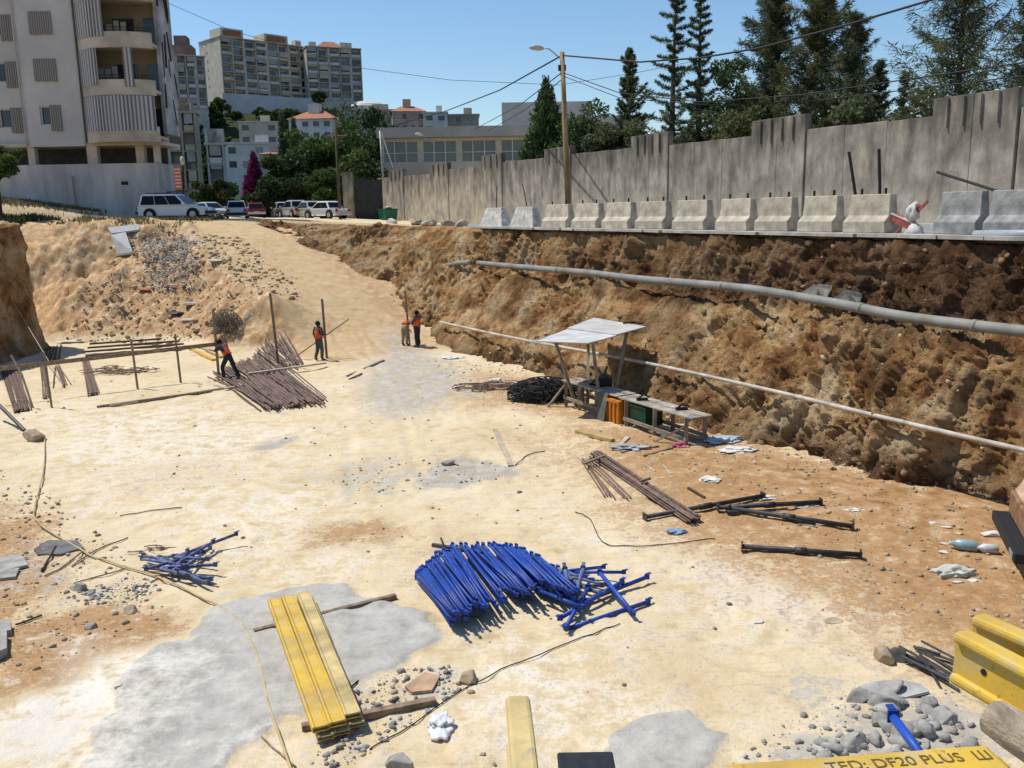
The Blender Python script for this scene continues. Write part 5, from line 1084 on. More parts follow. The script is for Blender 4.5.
rock(448, 465, .2, ROCKG, 'dark lump in the grey gravel patch at centre', 11, (1.2, .7, .5)); rock(120, 690, .1, ROCKT, 'small stone on the white dust at lower left', 12)
def slabp(pts, th, m, name, label, cat='slab', dz=.02, ub=None):
    P = [(G(a, c) if ub is None else U(a, c, ub))+Vector((0, 0, dz)) for a, c in pts]; b = MB(); n = len(P)
    b.add([p for p in P]+[p+Vector((0, 0, th)) for p in P], [tuple(range(n-1, -1, -1)), tuple(range(n, 2*n))]+[(i, (i+1) % n, (i+1) % n+n, i+n) for i in range(n)])
    return tag(b.build(name, m), label, cat)
slabp([(405, 690), (425, 676), (440, 680), (432, 694), (412, 696)], .04, mat('terracotta_tile', (.50, .33, .20), .9, .2, 4, .1), 'broken_tile', 'broken tan tile piece beside the wooden batten', 'tile')
slabp([(0, 560), (22, 558), (28, 568), (0, 575)], .05, ROCKG, 'flat_stone', 'flat grey slab stone at the left edge', 'stone'); slabp([(0, 574), (20, 571), (16, 580), (0, 582)], .05, ROCKG, 'flat_stone', 'lower flat grey slab stone at the left edge', 'stone')
slabp([(34, 552), (48, 543), (78, 543), (84, 550), (60, 557), (38, 557)], .04, mat('dark_slab', (.17, .17, .165), .9, .3, 3, .2), 'flat_stone', 'dark grey slab lying under crossed sticks', 'stone')
slabp([(-6, 640), (8, 640), (8, 658), (-6, 664)], .14, ROCKG, 'flat_stone', 'grey block with dark side at the left edge', 'stone'); slabp([(-6, 628), (12, 628), (12, 637), (-6, 640)], .10, ROCKG, 'flat_stone', 'pale block above the dark sided one', 'stone')
slabp([(858, 690), (874, 685), (900, 683), (921, 688), (929, 695), (905, 701), (876, 698)], .035, mat('slab_fragment', (.44, .43, .40), .9), 'slab_fragment', 'flat pale slab fragment beside the lower right rubble', 'slab')
SLABG = mat('grey_panel', (.45, .45, .44), .85, .15, 2, .1)
slabp([(111, 239), (126, 236), (133, 256), (118, 258)], .12, SLABG, 'slab_piece', 'grey slab panel leaning on the back slope', 'slab', .12); slabp([(108, 231), (138, 228), (140, 233), (112, 237)], .1, SLABG, 'slab_piece', 'dark grey slab lying above the leaning panel', 'slab', .12)
slabp([(802, 292), (815, 284), (832, 285), (827, 294), (810, 298)], .1, ROCKW, 'flat_stone', 'pale oval slab resting on the ledge above the drain pipe', 'stone', -.1, 1.25)
slabp([(832, 300), (846, 290), (862, 294), (858, 304), (840, 306)], .12, ROCKG, 'flat_stone', 'cracked grey slab on the ledge right of the pale one', 'stone', -.1, 1.25)
for i, (px, py, r, m, lab) in enumerate(((392, 222, .4, ROCKW, 'pale rubble heap left of the green container'), (430, 221, .4, ROCKW, 'whitish rubble lump right of the green container'), (447, 223, .3, ROCKT, 'tan rubble lump on the broken street edge'), (415, 223, .35, ROCKT, 'tan rubble lump below the green container'), (460, 218, .3, ROCKW, 'pale stone on the pavement near the white barriers'))):
    p = U(px, py, .1); p.z = 5.47; V_, F_ = blob(p+Vector((0, 0, .12)), r*1.2, 50+i, 4, (1.3, 1, .7), .5, 2, True); tag(npmesh('rubble_heap', V_, F_, m, None, None, False, p), lab, 'rubble')

# ------------------------------------------------------------------ timber, stakes and rebars on the floor
WOOD = mat('grey_brown_timber', (.30, .22, .14), .9, .35, 3, .2, 20, rnd=.2, stretch=(3, 3, 3)); WOODL = mat('pale_timber', (.50, .42, .30), .9, .25, 3, .2, 20, rnd=.12); WOODD = mat('dark_wet_timber', (.07, .05, .038), .9, .3, 4, .2, 20, rnd=.2)
RUST = mat('rusty_steel', (.215, .145, .115), .85, .35, 6, .2, 30, rnd=.3); DSTEEL = mat('dark_steel', (.07, .07, .072), .55, .3, 6, .1, 30, metal=.4, rnd=.2); YEL = mat('yellow_formply', (.60, .39, .04), .6, .3, 2.5, .08, 25, col2=(.44, .29, .08), rnd=.06); YELD = mat('dusty_yellow_formply', (.60, .46, .20), .7, .3, 2.5, .08, 25, rnd=.05)
YELE = mat('green_beam_end', (.06, .08, .03), .8, .3, 5, .1)
def plank(a, c, w_, h_, m, name, label, cat='plank', group=None, z0=.0, z1=None):
    A, C = G(*a), G(*c); A.z += h_/2+z0; C.z += h_/2+(z0 if z1 is None else z1); b = MB(); b.bar(A, C, w_, h_); return tag(b.build(name, m, bevel=.006), label, cat, group)
sA_, sB_ = Z(137, 388), Z(182, 383)
def stake(px0, py0, px1, py1, w_, label, m=WOOD):
    a = G(px0, py0); n_ = Vector((a.x, a.y, 0)).normalized(); c = plane(px1, py1, a, n_); b = MB(); b.bar(a-Vector((0, 0, .2)), c, w_, w_*.75); return tag(b.build('wooden_stake', m, bevel=.005), label, 'stake')
stake(138, 389, 131, 339, .07, 'short wooden stake holding the long rail, left of two'); stake(181, 383, 175, 334, .07, 'short wooden stake holding the long rail, right of two')
stake(219, 378, 213, 309, .09, 'tall stake beside the stooping worker in orange'); stake(279, 367, 270, 293, .09, 'tallest wooden stake, standing over the rusty rebars'); stake(327, 358, 322, 299, .09, 'tall stake just right of the standing worker'); stake(410, 346, 405, 291, .08, 'tall stake by the bank behind the bending worker'); stake(52, 408, 44, 352, .06, 'short stake at the left end of the long rail')
A, C = PV(-12, 370, sA_, sB_), PV(224, 343, sA_, sB_); b = MB(); b.bar(A-Vector((0, .06, 0)), C-Vector((0, .06, 0)), .04, .15); tag(b.build('profile_rail', WOOD, bevel=.005), 'long horizontal timber rail nailed across the short stakes', 'rail')
b = MB(); a_ = G(291, 360); c_ = G(327, 358)+Vector((0, 0, 1.0)); c_ = plane(349, 319, G(325, 357), Vector((0, 1, 0))); b.bar(a_, c_, .06, .05); tag(b.build('timber_brace', WOODL), 'slanting pale timber brace behind the standing worker', 'plank')
plank((248, 378), (326, 367), .16, .06, WOODL, 'plank', 'pale plank lying across the rusty rebars', z0=.14)
plank((215, 386), (253, 395), .14, .05, WOODL, 'plank', 'short pale plank at the left end of the rebars'); plank((225, 391), (259, 384), .12, .05, WOODL, 'plank', 'pale plank crossing the short one by the rebars', z0=.06)
plank((97, 408), (212, 392), .09, .08, WOOD, 'timber_pole', 'long thin pole lying on the pale floor at left', 'pole'); plank((110, 407), (228, 389), .09, .08, WOODL, 'timber_pole', 'pale pole lying beside the long thin pole', 'pole', z0=.01)
plank((347, 377), (384, 361), .09, .07, WOOD, 'plank', 'dark plank on the grey dust right of the standing worker'); plank((349, 380), (362, 374), .06, .05, WOOD, 'plank', 'short stick below the dark plank on grey dust')
for i, (a, c) in enumerate((((86, 357), (186, 349)), ((84, 354), (184, 346)), ((88, 351), (180, 344)), ((90, 348), (160, 343)))): plank(a, c, .22, .07, WOODD, 'dark_plank', 'blackened plank in the dark stack behind the rail', 'plank', 'stack of blackened planks', z0=.02+.05*i)
plank((191, 350), (214, 361), .2, .1, YEL, 'yellow_board', 'left yellow board lying behind the stooping worker', 'board'); plank((199, 347), (222, 358), .2, .1, YELD, 'yellow_board', 'right yellow board lying behind the stooping worker', 'board')
plank((495, 430), (511, 467), .14, .05, WOODL, 'plank', 'pale plank lying alone at the centre of the floor'); plank((577, 433), (613, 442), .16, .09, mat('yellowish_timber', (.48, .36, .14), .8), 'plank', 'yellowish plank before the workbench')
plank((621, 453), (658, 447), .13, .05, WOOD, 'plank', 'grey plank in front of the workbench end'); plank((617, 449), (628, 438), .12, .05, WOODL, 'plank', 'short pale board leaning on scraps before the bench'); plank((644, 457), (672, 449), .08, .05, WOOD, 'plank', 'short batten near the bench end leg'); plank((643, 464), (655, 472), .06, .03, WOODL, 'plank', 'small pale offcut, left of two, before the bench'); plank((663, 466), (671, 475), .06, .03, WOODL, 'plank', 'small pale offcut, right of two, before the bench')
plank((688, 489), (705, 499), .05, .05, WOODD, 'stick', 'short dark stick beside the rusty bar bundle', 'stick')
# rusty rebars: long bars in loose mats
BG = 'rusty rebars in the long mat'
def bars(A0, A1, C0, C1, n, r, m, label, group, layers=1, name='rebar', jit=.25, z0=.02, cat='rebar'):
    proto = None
    for i in range(n):
        s_ = (i+.5)/n; a = Vector(A0).lerp(Vector(A1), s_)+Vector((random.uniform(-jit, jit), random.uniform(-jit, jit), 0))*.6; c = Vector(C0).lerp(Vector(C1), min(1, max(0, s_+random.uniform(-.04, .04))))+Vector((random.uniform(-jit, jit), random.uniform(-jit, jit), 0))
        a.z = float(gz(a.x, a.y))+z0+r+(i*7 % 5 % max(layers, 1))*2*r; c.z = float(gz(c.x, c.y))+z0+r+(i*5 % 3 % max(layers, 1))*2*r; mid = (a+c)/2; mid.z = max(mid.z, float(gz(mid.x, mid.y))+z0+r)
        b = MB(); b.tube([a, mid, c], r, 5); tag(b.build(name, m), label, cat, group)
bars(G(212, 378), G(262, 351), G(263, 411), G(322, 404), 74, .028, RUST, 'thin rusty rebar in the long mat behind the stooping worker', BG, 3, jit=.42)
bars(G(262, 348), G(284, 335), G(290, 372), G(300, 364), 18, .026, RUST, 'rusty rebar in the short bundle above the long mat', 'rusty rebars in the short bundle', 3)
bars(G(2, 372), G(17, 369), G(14, 414), G(31, 410), 26, .026, RUST, 'rusty rebar in the strip nearest the left picture edge', 'rusty rebars in the left edge strip', 2, jit=.1)
bars(G(46, 350), G(62, 345), G(44, 364), G(60, 362), 10, .022, mat('dark_rust', (.11, .05, .035), .85, .3, 5, .2, rnd=.2), 'dark red rebar in the small heap behind the rail', 'dark rebars behind the rail', 2, jit=.1)
bars(G(82, 361), G(88, 360), G(90, 397), G(97, 394), 14, .024, RUST, 'rusty rebar in the narrow strip below the dark planks', 'rusty rebars in the narrow strip', 2, jit=.08)
bars(G(54, 368), G(60, 366), G(58, 388), G(68, 386), 8, .02, RUST, 'rusty rebar in the small clump left of the narrow strip', 'rusty rebars in the small clump', 2, jit=.2); bars(G(40, 366), G(44, 365), G(43, 400), G(49, 399), 7, .02, RUST, 'rusty rebar in the strip beside the short left stake', 'rusty rebars beside the short stake', 2, jit=.08)
bars(G(580, 463), G(588, 460), G(607, 500), G(630, 500), 7, .018, RUST, 'thin rusty bar fanning from the bundle near the bench', 'thin rusty bars fanning near the bench', 2, jit=.15); bars(G(590, 459), G(600, 455), G(688, 526), G(702, 522), 15, .024, RUST, 'rusty bar in the long bundle in front of the bench', 'rusty bars in the long bundle', 3, jit=.06)
plank((584, 470), (604, 462), .08, .04, WOOD, 'batten', 'small batten across the upper end of the rusty bundle', 'batten', z0=.14); plank((640, 489), (650, 486), .08, .05, WOOD, 'batten', 'small batten across the middle of the rusty bundle', 'batten', z0=.16)
bars(G(905, 662), G(925, 652), G(945, 690), G(962, 670), 14, .018, DSTEEL, 'thin dark rebar end beside the yellow beams', 'dark rebars under the yellow beams', 3, jit=.3); bars(Z(960, 640, 0), Z(985, 632, 0), Z(1040, 668, 0), Z(1060, 655, 0), 10, .018, DSTEEL, 'dark rebar running to the right edge behind the yellow beams', 'dark rebars at the right edge', 3, jit=.12)

def dirty(m, col, scale, lo, hi, stretch=None):
    n = m.node_tree.nodes; l = m.node_tree.links; b = n['Principled BSDF']; src = b.inputs['Base Color'].links[0].from_socket
    tc = n.new('ShaderNodeTexCoord'); no = n.new('ShaderNodeTexNoise'); no.inputs['Scale'].default_value = scale; no.inputs['Detail'].default_value = 8; no.inputs['Roughness'].default_value = .72; l.new(tc.outputs['Object'], no.inputs['Vector'])
    mr = n.new('ShaderNodeMapRange'); mr.inputs[1].default_value = lo; mr.inputs[2].default_value = hi; l.new(no.outputs[0], mr.inputs[0])
    mx = n.new('ShaderNodeMix'); mx.data_type = 'RGBA'; l.new(mr.outputs[0], mx.inputs[0]); l.new(src, mx.inputs[6]); mx.inputs[7].default_value = (*col, 1); l.new(mx.outputs[2], b.inputs['Base Color'])
for m_, c_, sc_, lo_, hi_ in ((YEL, (.50, .42, .25), 6, .52, .70), (YEL, (.24, .15, .05), 19, .60, .70), (YELD, (.36, .32, .24), 9, .56, .68), (BARC, (.24, .225, .19), 3, .54, .72), (BARW, (.32, .29, .24), 4, .52, .66)): dirty(m_, c_, sc_, lo_, hi_)
# steel props
BLUE = mat('blue_enamel', (.010, .065, .36), .5, .25, 5, .05, 20, col2=(.012, .04, .22), rnd=.25, spec=.4); BLUED = mat('faded_blue_enamel', (.10, .14, .30), .6, .35, 6, .1, 20, col2=(.05, .06, .10), rnd=.2)
dirty(BLUE, (.30, .30, .30), 13, .60, .70); dirty(BLUE, (.10, .055, .035), 7, .64, .72); dirty(BLUED, (.34, .32, .29), 12, .54, .66)
def prop(a, c, r, m, label, group, name='steel_prop', hook=True):
    a, c = Vector(a), Vector(c); d = (c-a).normalized(); t = thing(name, a, label, 'steel prop', group)
    b = MB(); b.tube([a, c], r, 8); b.build('tube', m, t, True)
    up = Vector((0, 0, 1)); x = d.cross(up).normalized()
    if hook:
        for e, s_ in ((a, 1), (c, -1)):
            b = MB(); b.bar(e+up*(r*1.6), e-up*(r*1.2), r*2.4, r*.5); b.bar(e+up*(r*1.5)-d*s_*r*.3, e+up*(r*1.5)-d*s_*r*2.2, r*1.6, r*.4); b.build('end_bracket', m, t)
    else:
        
        for e_ in (a, c): b = MB(); b.box(e_, (r*3.2, r*.5, r*3.2), Matrix((x, d, x.cross(d))).transposed()); b.build('end_plate', m, t)
        b = MB(); b.tube([a.lerp(c, .45), a.lerp(c, .55)], r*1.35, 8); b.build('collar', m, t, True)
    return t
tp = [(416, 577), (424, 570), (436, 560), (453, 549), (472, 549), (492, 548), (508, 549), (525, 554), (540, 562)]; lp = [(449, 624), (457, 624), (472, 614), (490, 608), (512, 598), (528, 597), (545, 592), (562, 596), (578, 602)]
NP = 100
for i in range(NP):
    s_ = (i+.5)/NP*(len(tp)-1); k = min(int(s_), len(tp)-2); f = s_-k; lay = i % 3; hz = .06+.10*lay+random.uniform(0, .04); jx = random.uniform(-5, 5)*min(1, i/30)+random.uniform(-1, 1)
    A = Z(tp[k][0]*(1-f)+tp[k+1][0]*f+jx*.5, tp[k][1]*(1-f)+tp[k+1][1]*f+random.uniform(-2, 3)-lay*1.5, hz); C = Z(lp[k][0]*(1-f)+lp[k+1][0]*f+jx, lp[k][1]*(1-f)+lp[k+1][1]*f+random.uniform(-7, 1)-lay*3, hz+random.uniform(.03, .16))
    prop(A, C, .027, BLUE, 'bright blue steel prop in the big heap', 'blue steel props in the big heap')
for i in range(16):
    a = Z(548+random.uniform(-12, 30), 580+random.uniform(-14, 16), random.uniform(.08, .3)); an = random.uniform(-.3, 1.2) if i % 3 else random.uniform(1.2, 2.2); d = Vector((math.cos(an), -math.sin(an)*1.1, random.uniform(-.05, .12)))*random.uniform(.5, .95)
    prop(a, a+d, .03, BLUED if i % 2 else BLUE, 'faded blue short prop jumbled at the heap end', 'short props jumbled at the heap end')
for a, c, lab, za, zc in (((567, 629), (648, 602), 'loose blue prop lowest at the right of the heap', .06, .06), ((578, 604), (647, 577), 'loose blue prop with hooked end pointing right', .10, .12), ((600, 573), (633, 613), 'loose blue prop crossing two others', .28, .16), ((566, 627), (588, 588), 'loose blue prop at the left of the crossed ones', .16, .2), ((560, 618), (622, 582), 'loose blue prop between the heap and the crossed ones', .16, .18), ((583, 569), (574, 603), 'faded loose prop standing up from the heap end', .45, .15), ((565, 570), (572, 596), 'pale loose prop tilted at the heap end', .42, .12)):
    prop(Z(*a, za), Z(*c, zc), .036, BLUED if 'faded' in lab or 'pale' in lab else BLUE, lab, None)
b = MB(); b.tube([Z(433, 545, .12), Z(482, 553, .25)], .045, 8); b.tube([Z(441, 538, .3), Z(448, 556, .1)], .02, 6); tag(b.build('iron_tube', DSTEEL), 'black iron tube sticking out of the blue heap top', 'tube')
for i in range(17):
    a = Z(142+random.uniform(0, 45), 573-random.uniform(0, 22), .06+.07*(i % 3)); c = Z(188+random.uniform(0, 44), 584-random.uniform(0, 38), .06+.07*((i+1) % 3)); prop(a, a+(c-a).normalized()*random.uniform(.75, 1.25), .03, BLUED, 'faded blue clamp bar in the small heap at left', 'faded blue clamps in the small heap')
for a, c, lab in (((645, 516), (763, 495), 'dark steel prop partly under the rusty bundle'), ((718, 508), (821, 501), 'dark steel prop second below the bundle end'), ((730, 507), (853, 526), 'dark steel prop sloping down to the right'), ((756, 511), (815, 523), 'thin dark rod beside the sloping steel prop'), ((742, 547), (861, 554), 'lone dark steel prop nearest the camera')):
    gA_, gC_ = G(*a, .1), G(*c, .1)
    prop(Vector((gA_.x, gA_.y, max(gz(gA_.x, gA_.y), gz((gA_.x+gC_.x)/2, (gA_.y+gC_.y)/2))+.07)), Vector((gC_.x, gC_.y, max(gz(gC_.x, gC_.y), gz((gA_.x+gC_.x)/2, (gA_.y+gC_.y)/2))+.07)), .05 if 'rod' not in lab else .02, DSTEEL, lab, None, hook=False)
b = MB(); b.box(Z(735, 512, .05), (.35, .2, .1)); tag(b.build('steel_block', DSTEEL, bevel=.02), 'small dark lump of steel beside the props', 'steel block')

# ------------------------------------------------------------------ yellow formwork beams on battens
def hbeam(a, c, up, m, label, mend=None, ww=.42, Hh=.2, Wf=.08, fl=.04, name='formwork_beam', hole=True, side=None, group=None):
    a, c = Vector(a), Vector(c); d = (c-a).normalized(); up = (Vector(up)-d*Vector(up).dot(d)).normalized(); x = d.cross(up); t = thing(name, a, label, 'beam', group)
    def bx(lo, hi, w_, e=0.0):
        b = MB(); rot = Matrix((x, d, up)).transposed(); b.box((a+c)/2+up*(lo+hi)/2, (w_, (c-a).length-e, hi-lo), rot); return b
    bx(Hh/2-fl, Hh/2, Wf).build('flange', m, t, bevel=.014); bx(-Hh/2, -Hh/2+fl, Wf).build('flange', m, t, bevel=.014)
    w2 = bx(-Hh/2+fl+.001, Hh/2-fl-.001, Wf*ww, .004).build('web', m, t)
    if hole:
        for e, s_ in ((a, 1), (c, -1)):
            for sgn in (-1, 1): b = MB(); b.disc(e+d*s_*.12+x*sgn*(Wf*ww*.5+.001), x, .012, .003, 12); b.build('hole', IRON, t)
    for e, s_ in ((a, -1), (c, 1)):
        b = MB(); rot = Matrix((x, d, up)).transposed(); b.box(e+d*s_*.003-up*0, (Wf*.3, .004, Hh*.92), rot); b.build('end_face', mend or m, t)
    return t, d, x, up
e0, e1, g0, g1 = Z(274, 604, .18), Z(318, 596, .18), Z(318, 735, .18), Z(360, 722, .18)
labs = ['yellow formwork beam, bright left one of the three on battens', 'yellow formwork beam, middle one of the three on battens', 'dusty yellow formwork beam, right one of the three on battens']
lat = (e1-e0); lat.normalize()
for k in range(3):
    zz = .235+(.012 if k == 1 else 0); a = Z(*[(274, 600), (288, 597), (303, 594)][k], zz); c = Z(*[(321, 729), (338, 724), (353, 716)][k], zz)
    hbeam(a, c, Vector((1, .12, 0)), YELD if k == 2 else YEL, labs[k], YELE, .9, Hh=.205, Wf=.085, hole=False)
for k in range(3):
    zz = .135; a = Z(*[(279, 605), (292, 602), (307, 598)][k], zz); c = Z(*[(326, 738), (342, 733), (357, 725)][k], zz)
    hbeam(a, c, Vector((1, .12, 0)), YELD, ['lower yellow beam under the left one on battens', 'lower yellow beam under the middle one on battens', 'lower yellow beam under the right one on battens'][k], YELE, .6, Hh=.2, Wf=.08)
plank((254, 635), (396, 599), .09, .09, WOOD, 'batten', 'long timber batten under the far end of the yellow beams', 'batten'); plank((302, 731), (436, 704), .1, .09, WOOD, 'batten', 'long timber batten under the near end of the yellow beams', 'batten')

# foreground: beams laid over the deck edge
ZT = 4.65
hbeam(Z(518, 722, ZT-.1), Z(530, 850, ZT-.1), (0, 0, 1), YELD, 'yellow beam end with rounded tip at the bottom centre edge')
b1 = hbeam(Z(958, 655, ZT-.1+.05), Z(958, 655, ZT-.1+.05)+Vector((.40, -.92, -.03)).normalized()*2.6, (0, 0, 1), YEL, 'bright yellow beam with a hole in its web at the right edge')
hbeam(Z(972, 641, ZT-.1+.05)+Vector((.02, .02, 0)), Z(972, 641, ZT-.1+.05)+Vector((.50, -.87, -.02)).normalized()*2.6, (0, 0, 1), YEL, 'bright yellow beam, the farther one of two at the right edge')
bA, bB = Z(735, 804, 4.56), Z(1001, 783, 4.56)
t_, d_, x_, u_ = hbeam(bA, bB, (0, 0, 1), YEL, 'yellow beam with stencilled lettering lying along the bottom edge', Hh=.15, Wf=.16, fl=.04)
fc = bpy.data.curves.new('lettering', 'FONT'); fc.body = 'TED: DF20 PLUS  Ш'; fc.size = .058; fc.extrude = .0008; fc.align_x = 'CENTER'; fc.align_y = 'CENTER'; fc.materials.append(mat('stencil_ink', (.16, .11, .03), .8)); fo = bpy.data.objects.new('lettering', fc); COL.objects.link(fo); fo.parent = t_
dl = (bB-bA).normalized(); nl = Vector((0, 0, 1)); yl = nl.cross(dl); fo.matrix_local = Matrix.Translation((bA.lerp(bB, .66)+nl*.0765+yl*.022)-OFF[t_.name]) @ Matrix((dl, yl, nl)).transposed().to_4x4()
b = MB(); pA = Z(992, 716, 4.66); pB = pA+Vector((.32, -.78, -.06)); b.tube([pA, pA.lerp(pB, .1), pA.lerp(pB, .5), pB], [.058, .064, .066, .066], 9); tag(b.build('timber_post', mat('weathered_grey_post', (.40, .32, .23), .9, .35, 6, .4, 30, stretch=(4, 1, 4)), None, False, .006), 'weathered round timber post end at the lower right corner', 'post')
t_ = prop(Z(893, 717, 4.435), Z(925, 760, 4.43), .0165, BLUE, 'blue prop with hooked end behind the lettered beam at lower right', None, 'steel_prop')
p = Z(585, 757, 4.62); t_ = thing('black_box', Vector((p.x, 2.1, 4.405)), 'black plastic cap standing on the deck edge at the bottom', 'box'); b = MB(); b.bb(p.x-.075, p.x+.075, p.y-.26, p.y, 4.40, 4.615); b.build('body', mat('black_rubber', (.025, .026, .03), .55, .3, 8, .1), t_, bevel=.012); b = MB(); b.bb(p.x-.082, p.x+.082, p.y-.265, p.y+.006, 4.617, 4.635); b.build('lid', mat('black_rubber', (.025, .026, .03)), t_, bevel=.006)
# truck corner at the right edge
pt_ = Z(1012, 603); t_ = thing('site_truck', pt_, 'rusty brown site truck corner with dark bumper and wheel at the right edge', 'truck'); M_ = frame(pt_+Vector((.0, 0, 0)), R(-20))
b = MB(M_); b.bb(.14, 4.2, -.3, 1.7, .956, 1.36); b.build('body', mat('rust_brown_paint', (.30, .17, .09), .75, .35, 4, .1), t_, bevel=.03); b = MB(M_); b.add([(.2, -.28, 1.362), (4.1, -.28, 1.362), (4.1, 1.68, 1.362), (.2, 1.68, 1.362), (.42, -.2, 1.8), (4.1, -.2, 1.8), (4.1, 1.6, 1.8), (.42, 1.6, 1.8)], [(3, 2, 1, 0), (4, 5, 6, 7), (0, 1, 5, 4), (1, 2, 6, 5), (2, 3, 7, 6), (3, 0, 4, 7)]); b.build('tipper_side', mat('pale_tan_paint', (.55, .38, .25), .75, .3, 4, .1), t_, bevel=.02)
b = MB(M_); b.bb(-.1, .22, -.36, 1.76, .78, .953); b.build('bumper', BLK, t_, bevel=.02); b = MB(M_); b.bb(.12, 4.2, -.2, 1.6, .42, .777); b.build('chassis', IRON, t_, bevel=.02); b = MB(M_); b.bb(-.115, -.102, -.28, .0, .81, .92); b.build('lamp_plate', GREYM, t_)
for sx in (.56, 3.2):
    for sy in (-.1, 1.4): b = MB(M_); b.disc((sx, sy, .4), (0, 1, 0), .4, .28, 24); wo = b.build('wheel', TYRE, t_, bevel=.03); b = MB(M_); b.disc((sx, sy, .4), (0, 1, 0), .2, .3, 16); b.build('rim', DSTEEL, wo)

# ------------------------------------------------------------------ workbench with canopy
bt = thing('workbench', Z(625, 430), 'long rough timber workbench with trestle legs by the earth bank', 'workbench'); WBW = mat('bench_timber', (.33, .27, .20), .9, .35, 3, .2, 20)
f0, f1 = Z(564, 408), Z(686, 450); bk = Z(707, 446)-Z(686, 450); bz = .86
def BP(s_, w_, z): p = f0.lerp(f1, s_)+bk*w_; return Vector((p.x, p.y, z))
for k in range(5):
    b = MB(); w0 = .1+.2*k; b.bar(BP(-.03, w0, bz+.02+.012*(k % 2)), BP(.48, w0, bz+.02+.01*(k % 2)), bk.length*.185, .035); b.bar(BP(.49, w0, bz+.005), BP(1.03, w0, bz+.008), bk.length*.185, .035); b.build('board', mat('pale_bench_top', (.42, .38, .31), .9, .35, 3, .2, 20) if k != 2 else WBW, bt)
for s_ in (0.01, .14, .30, .55, .77, .99):
    for w_ in (.06, .94): b = MB(); b.bar(BP(s_, w_, -.03), BP(s_, w_, bz-.02), .1, .08); b.build('leg', WBW, bt)
    b = MB(); b.bar(BP(s_, .02, bz-.06), BP(s_, .98, bz-.06), .06, .08); b.build('crossbar', WBW, bt)
for w_ in (.0, 1.0):
    for sa, sb, zz in ((0, .5, .36), (.54, 1, .30)): b = MB(); b.bar(BP(sa, w_, zz), BP(sb, w_, zz-.03), .05, .1); b.build('rail', WBW, bt)
b = MB(); b.bar(BP(.99, -.02, .62), BP(.84, -.5, 0.02), .08, .05); b.build('brace', WBW, bt); b = MB(); b.bar(BP(.01, -.02, .75), BP(-.03, -.75, 0.02), .1, .05); b.build('brace', WBW, bt)
b = MB(); b.bar(BP(.6, .5, .12), BP(1, .5, .12), .5, .04); b.build('lower_shelf', WBW, bt)
# canopy
CZ = 2.35; ct = thing('canopy', BP(.15, .5, 0), 'tilted grey sheet canopy on timber posts over the workbench', 'canopy'); SHEET = mat('dusty_grey_sheet', (.50, .485, .45), .8, .25, 2.2, .1, 12, col2=(.36, .35, .32))
q0, q1, q2, q3 = Z(536, 342, CZ), Z(588, 344, CZ), Z(646, 328.5, CZ+.12), Z(594, 319.5, CZ+.12)
def sheet(P, z, nm, m=SHEET):
    b = MB(); b.add([p+Vector((0, 0, z)) for p in P]+[p+Vector((0, 0, z+.03)) for p in P], [(3, 2, 1, 0), (4, 5, 6, 7), (0, 1, 5, 4), (1, 2, 6, 5), (2, 3, 7, 6), (3, 0, 4, 7)]); return b.build(nm, m, ct)
sheet([q0, q1, q1.lerp(q2, .52), q0.lerp(q3, .52)], .0, 'roof_sheet', mat('pale_grey_sheet', (.58, .57, .55), .7, .2, 2.2, .05, 12)); sheet([q0.lerp(q3, .5), q1.lerp(q2, .47), q2, q3], .035, 'roof_sheet')
for s_, w_ in ((.1, .2), (.1, .8), (.85, .2), (.85, .8)):
    top = q0.lerp(q1, s_).lerp(q3.lerp(q2, s_), w_); b = MB(); foot = BP(.04+.3*s_, .15+.9*w_, 0); b.bar(foot, top-Vector((0, 0, .01)), .1, .08); b.build('post', WBW, ct)
for w_ in (.15, .85): b = MB(); b.bar(q0.lerp(q3, w_)-Vector((0, 0, .05)), q1.lerp(q2, w_)-Vector((0, 0, .05)), .07, .08); b.build('beam', WBW, ct)
b = MB(); k_ = q2.lerp(q3, .35); b.tube([k_+Vector((-.15, -.2, .1)), k_+Vector((.1, -.25, .12)), k_+Vector((.25, -.1, .1)), k_+Vector((.5, -.3, .1))], .035, 6); tag(b.build('black_hose', CABLE), 'black bent hose piece lying on the canopy sheet', 'hose')
OR = mat('orange_plastic', (.55, .20, .015), .6, .2, 4, .05); c0 = BP(.45, .35, 0); M_ = frame(c0, math.atan2((f1-f0).y, (f1-f0).x)); t_ = thing('orange_crate', c0, 'orange ribbed crate standing under the workbench', 'crate')
b = MB(M_); b.bb(-.3, .42, -.3, .35, .08, .78); b.build('box', OR, t_, bevel=.02); b = MB(M_)
for k in range(4): b.bb(-.26+k*.2, -.2+k*.2, -.34, -.302, .1, .76)
b.bb(-.3, .42, -.35, -.305, .70, .78); b.build('rib', OR, t_)
for sx in (-.2, .3): b = MB(M_); b.bb(sx-.05, sx+.05, -.3, .35, 0, .078); b.build('foot', WOOD, t_)
c1 = BP(.64, .5, 0); M_ = frame(c1, math.atan2((f1-f0).y, (f1-f0).x)); b = MB(M_); b.bb(-.35, .35, -.3, .3, .22, .8); b.bb(-.38, .38, -.33, .33, .72, .78); tag(b.build('green_crate', mat('dark_green_plastic', (.01, .05, .028), .6)), 'dark green crate under the bench right of the orange one', 'crate')
b = MB(); b.bar(BP(.385, -.30, 0.01), BP(.385, -.06, .92), .42, .035, up=bk.normalized()); tag(b.build('dark_board', mat('slate_board', (.13, .14, .12), .8)), 'dark slate coloured board leaning on the bench front', 'board')
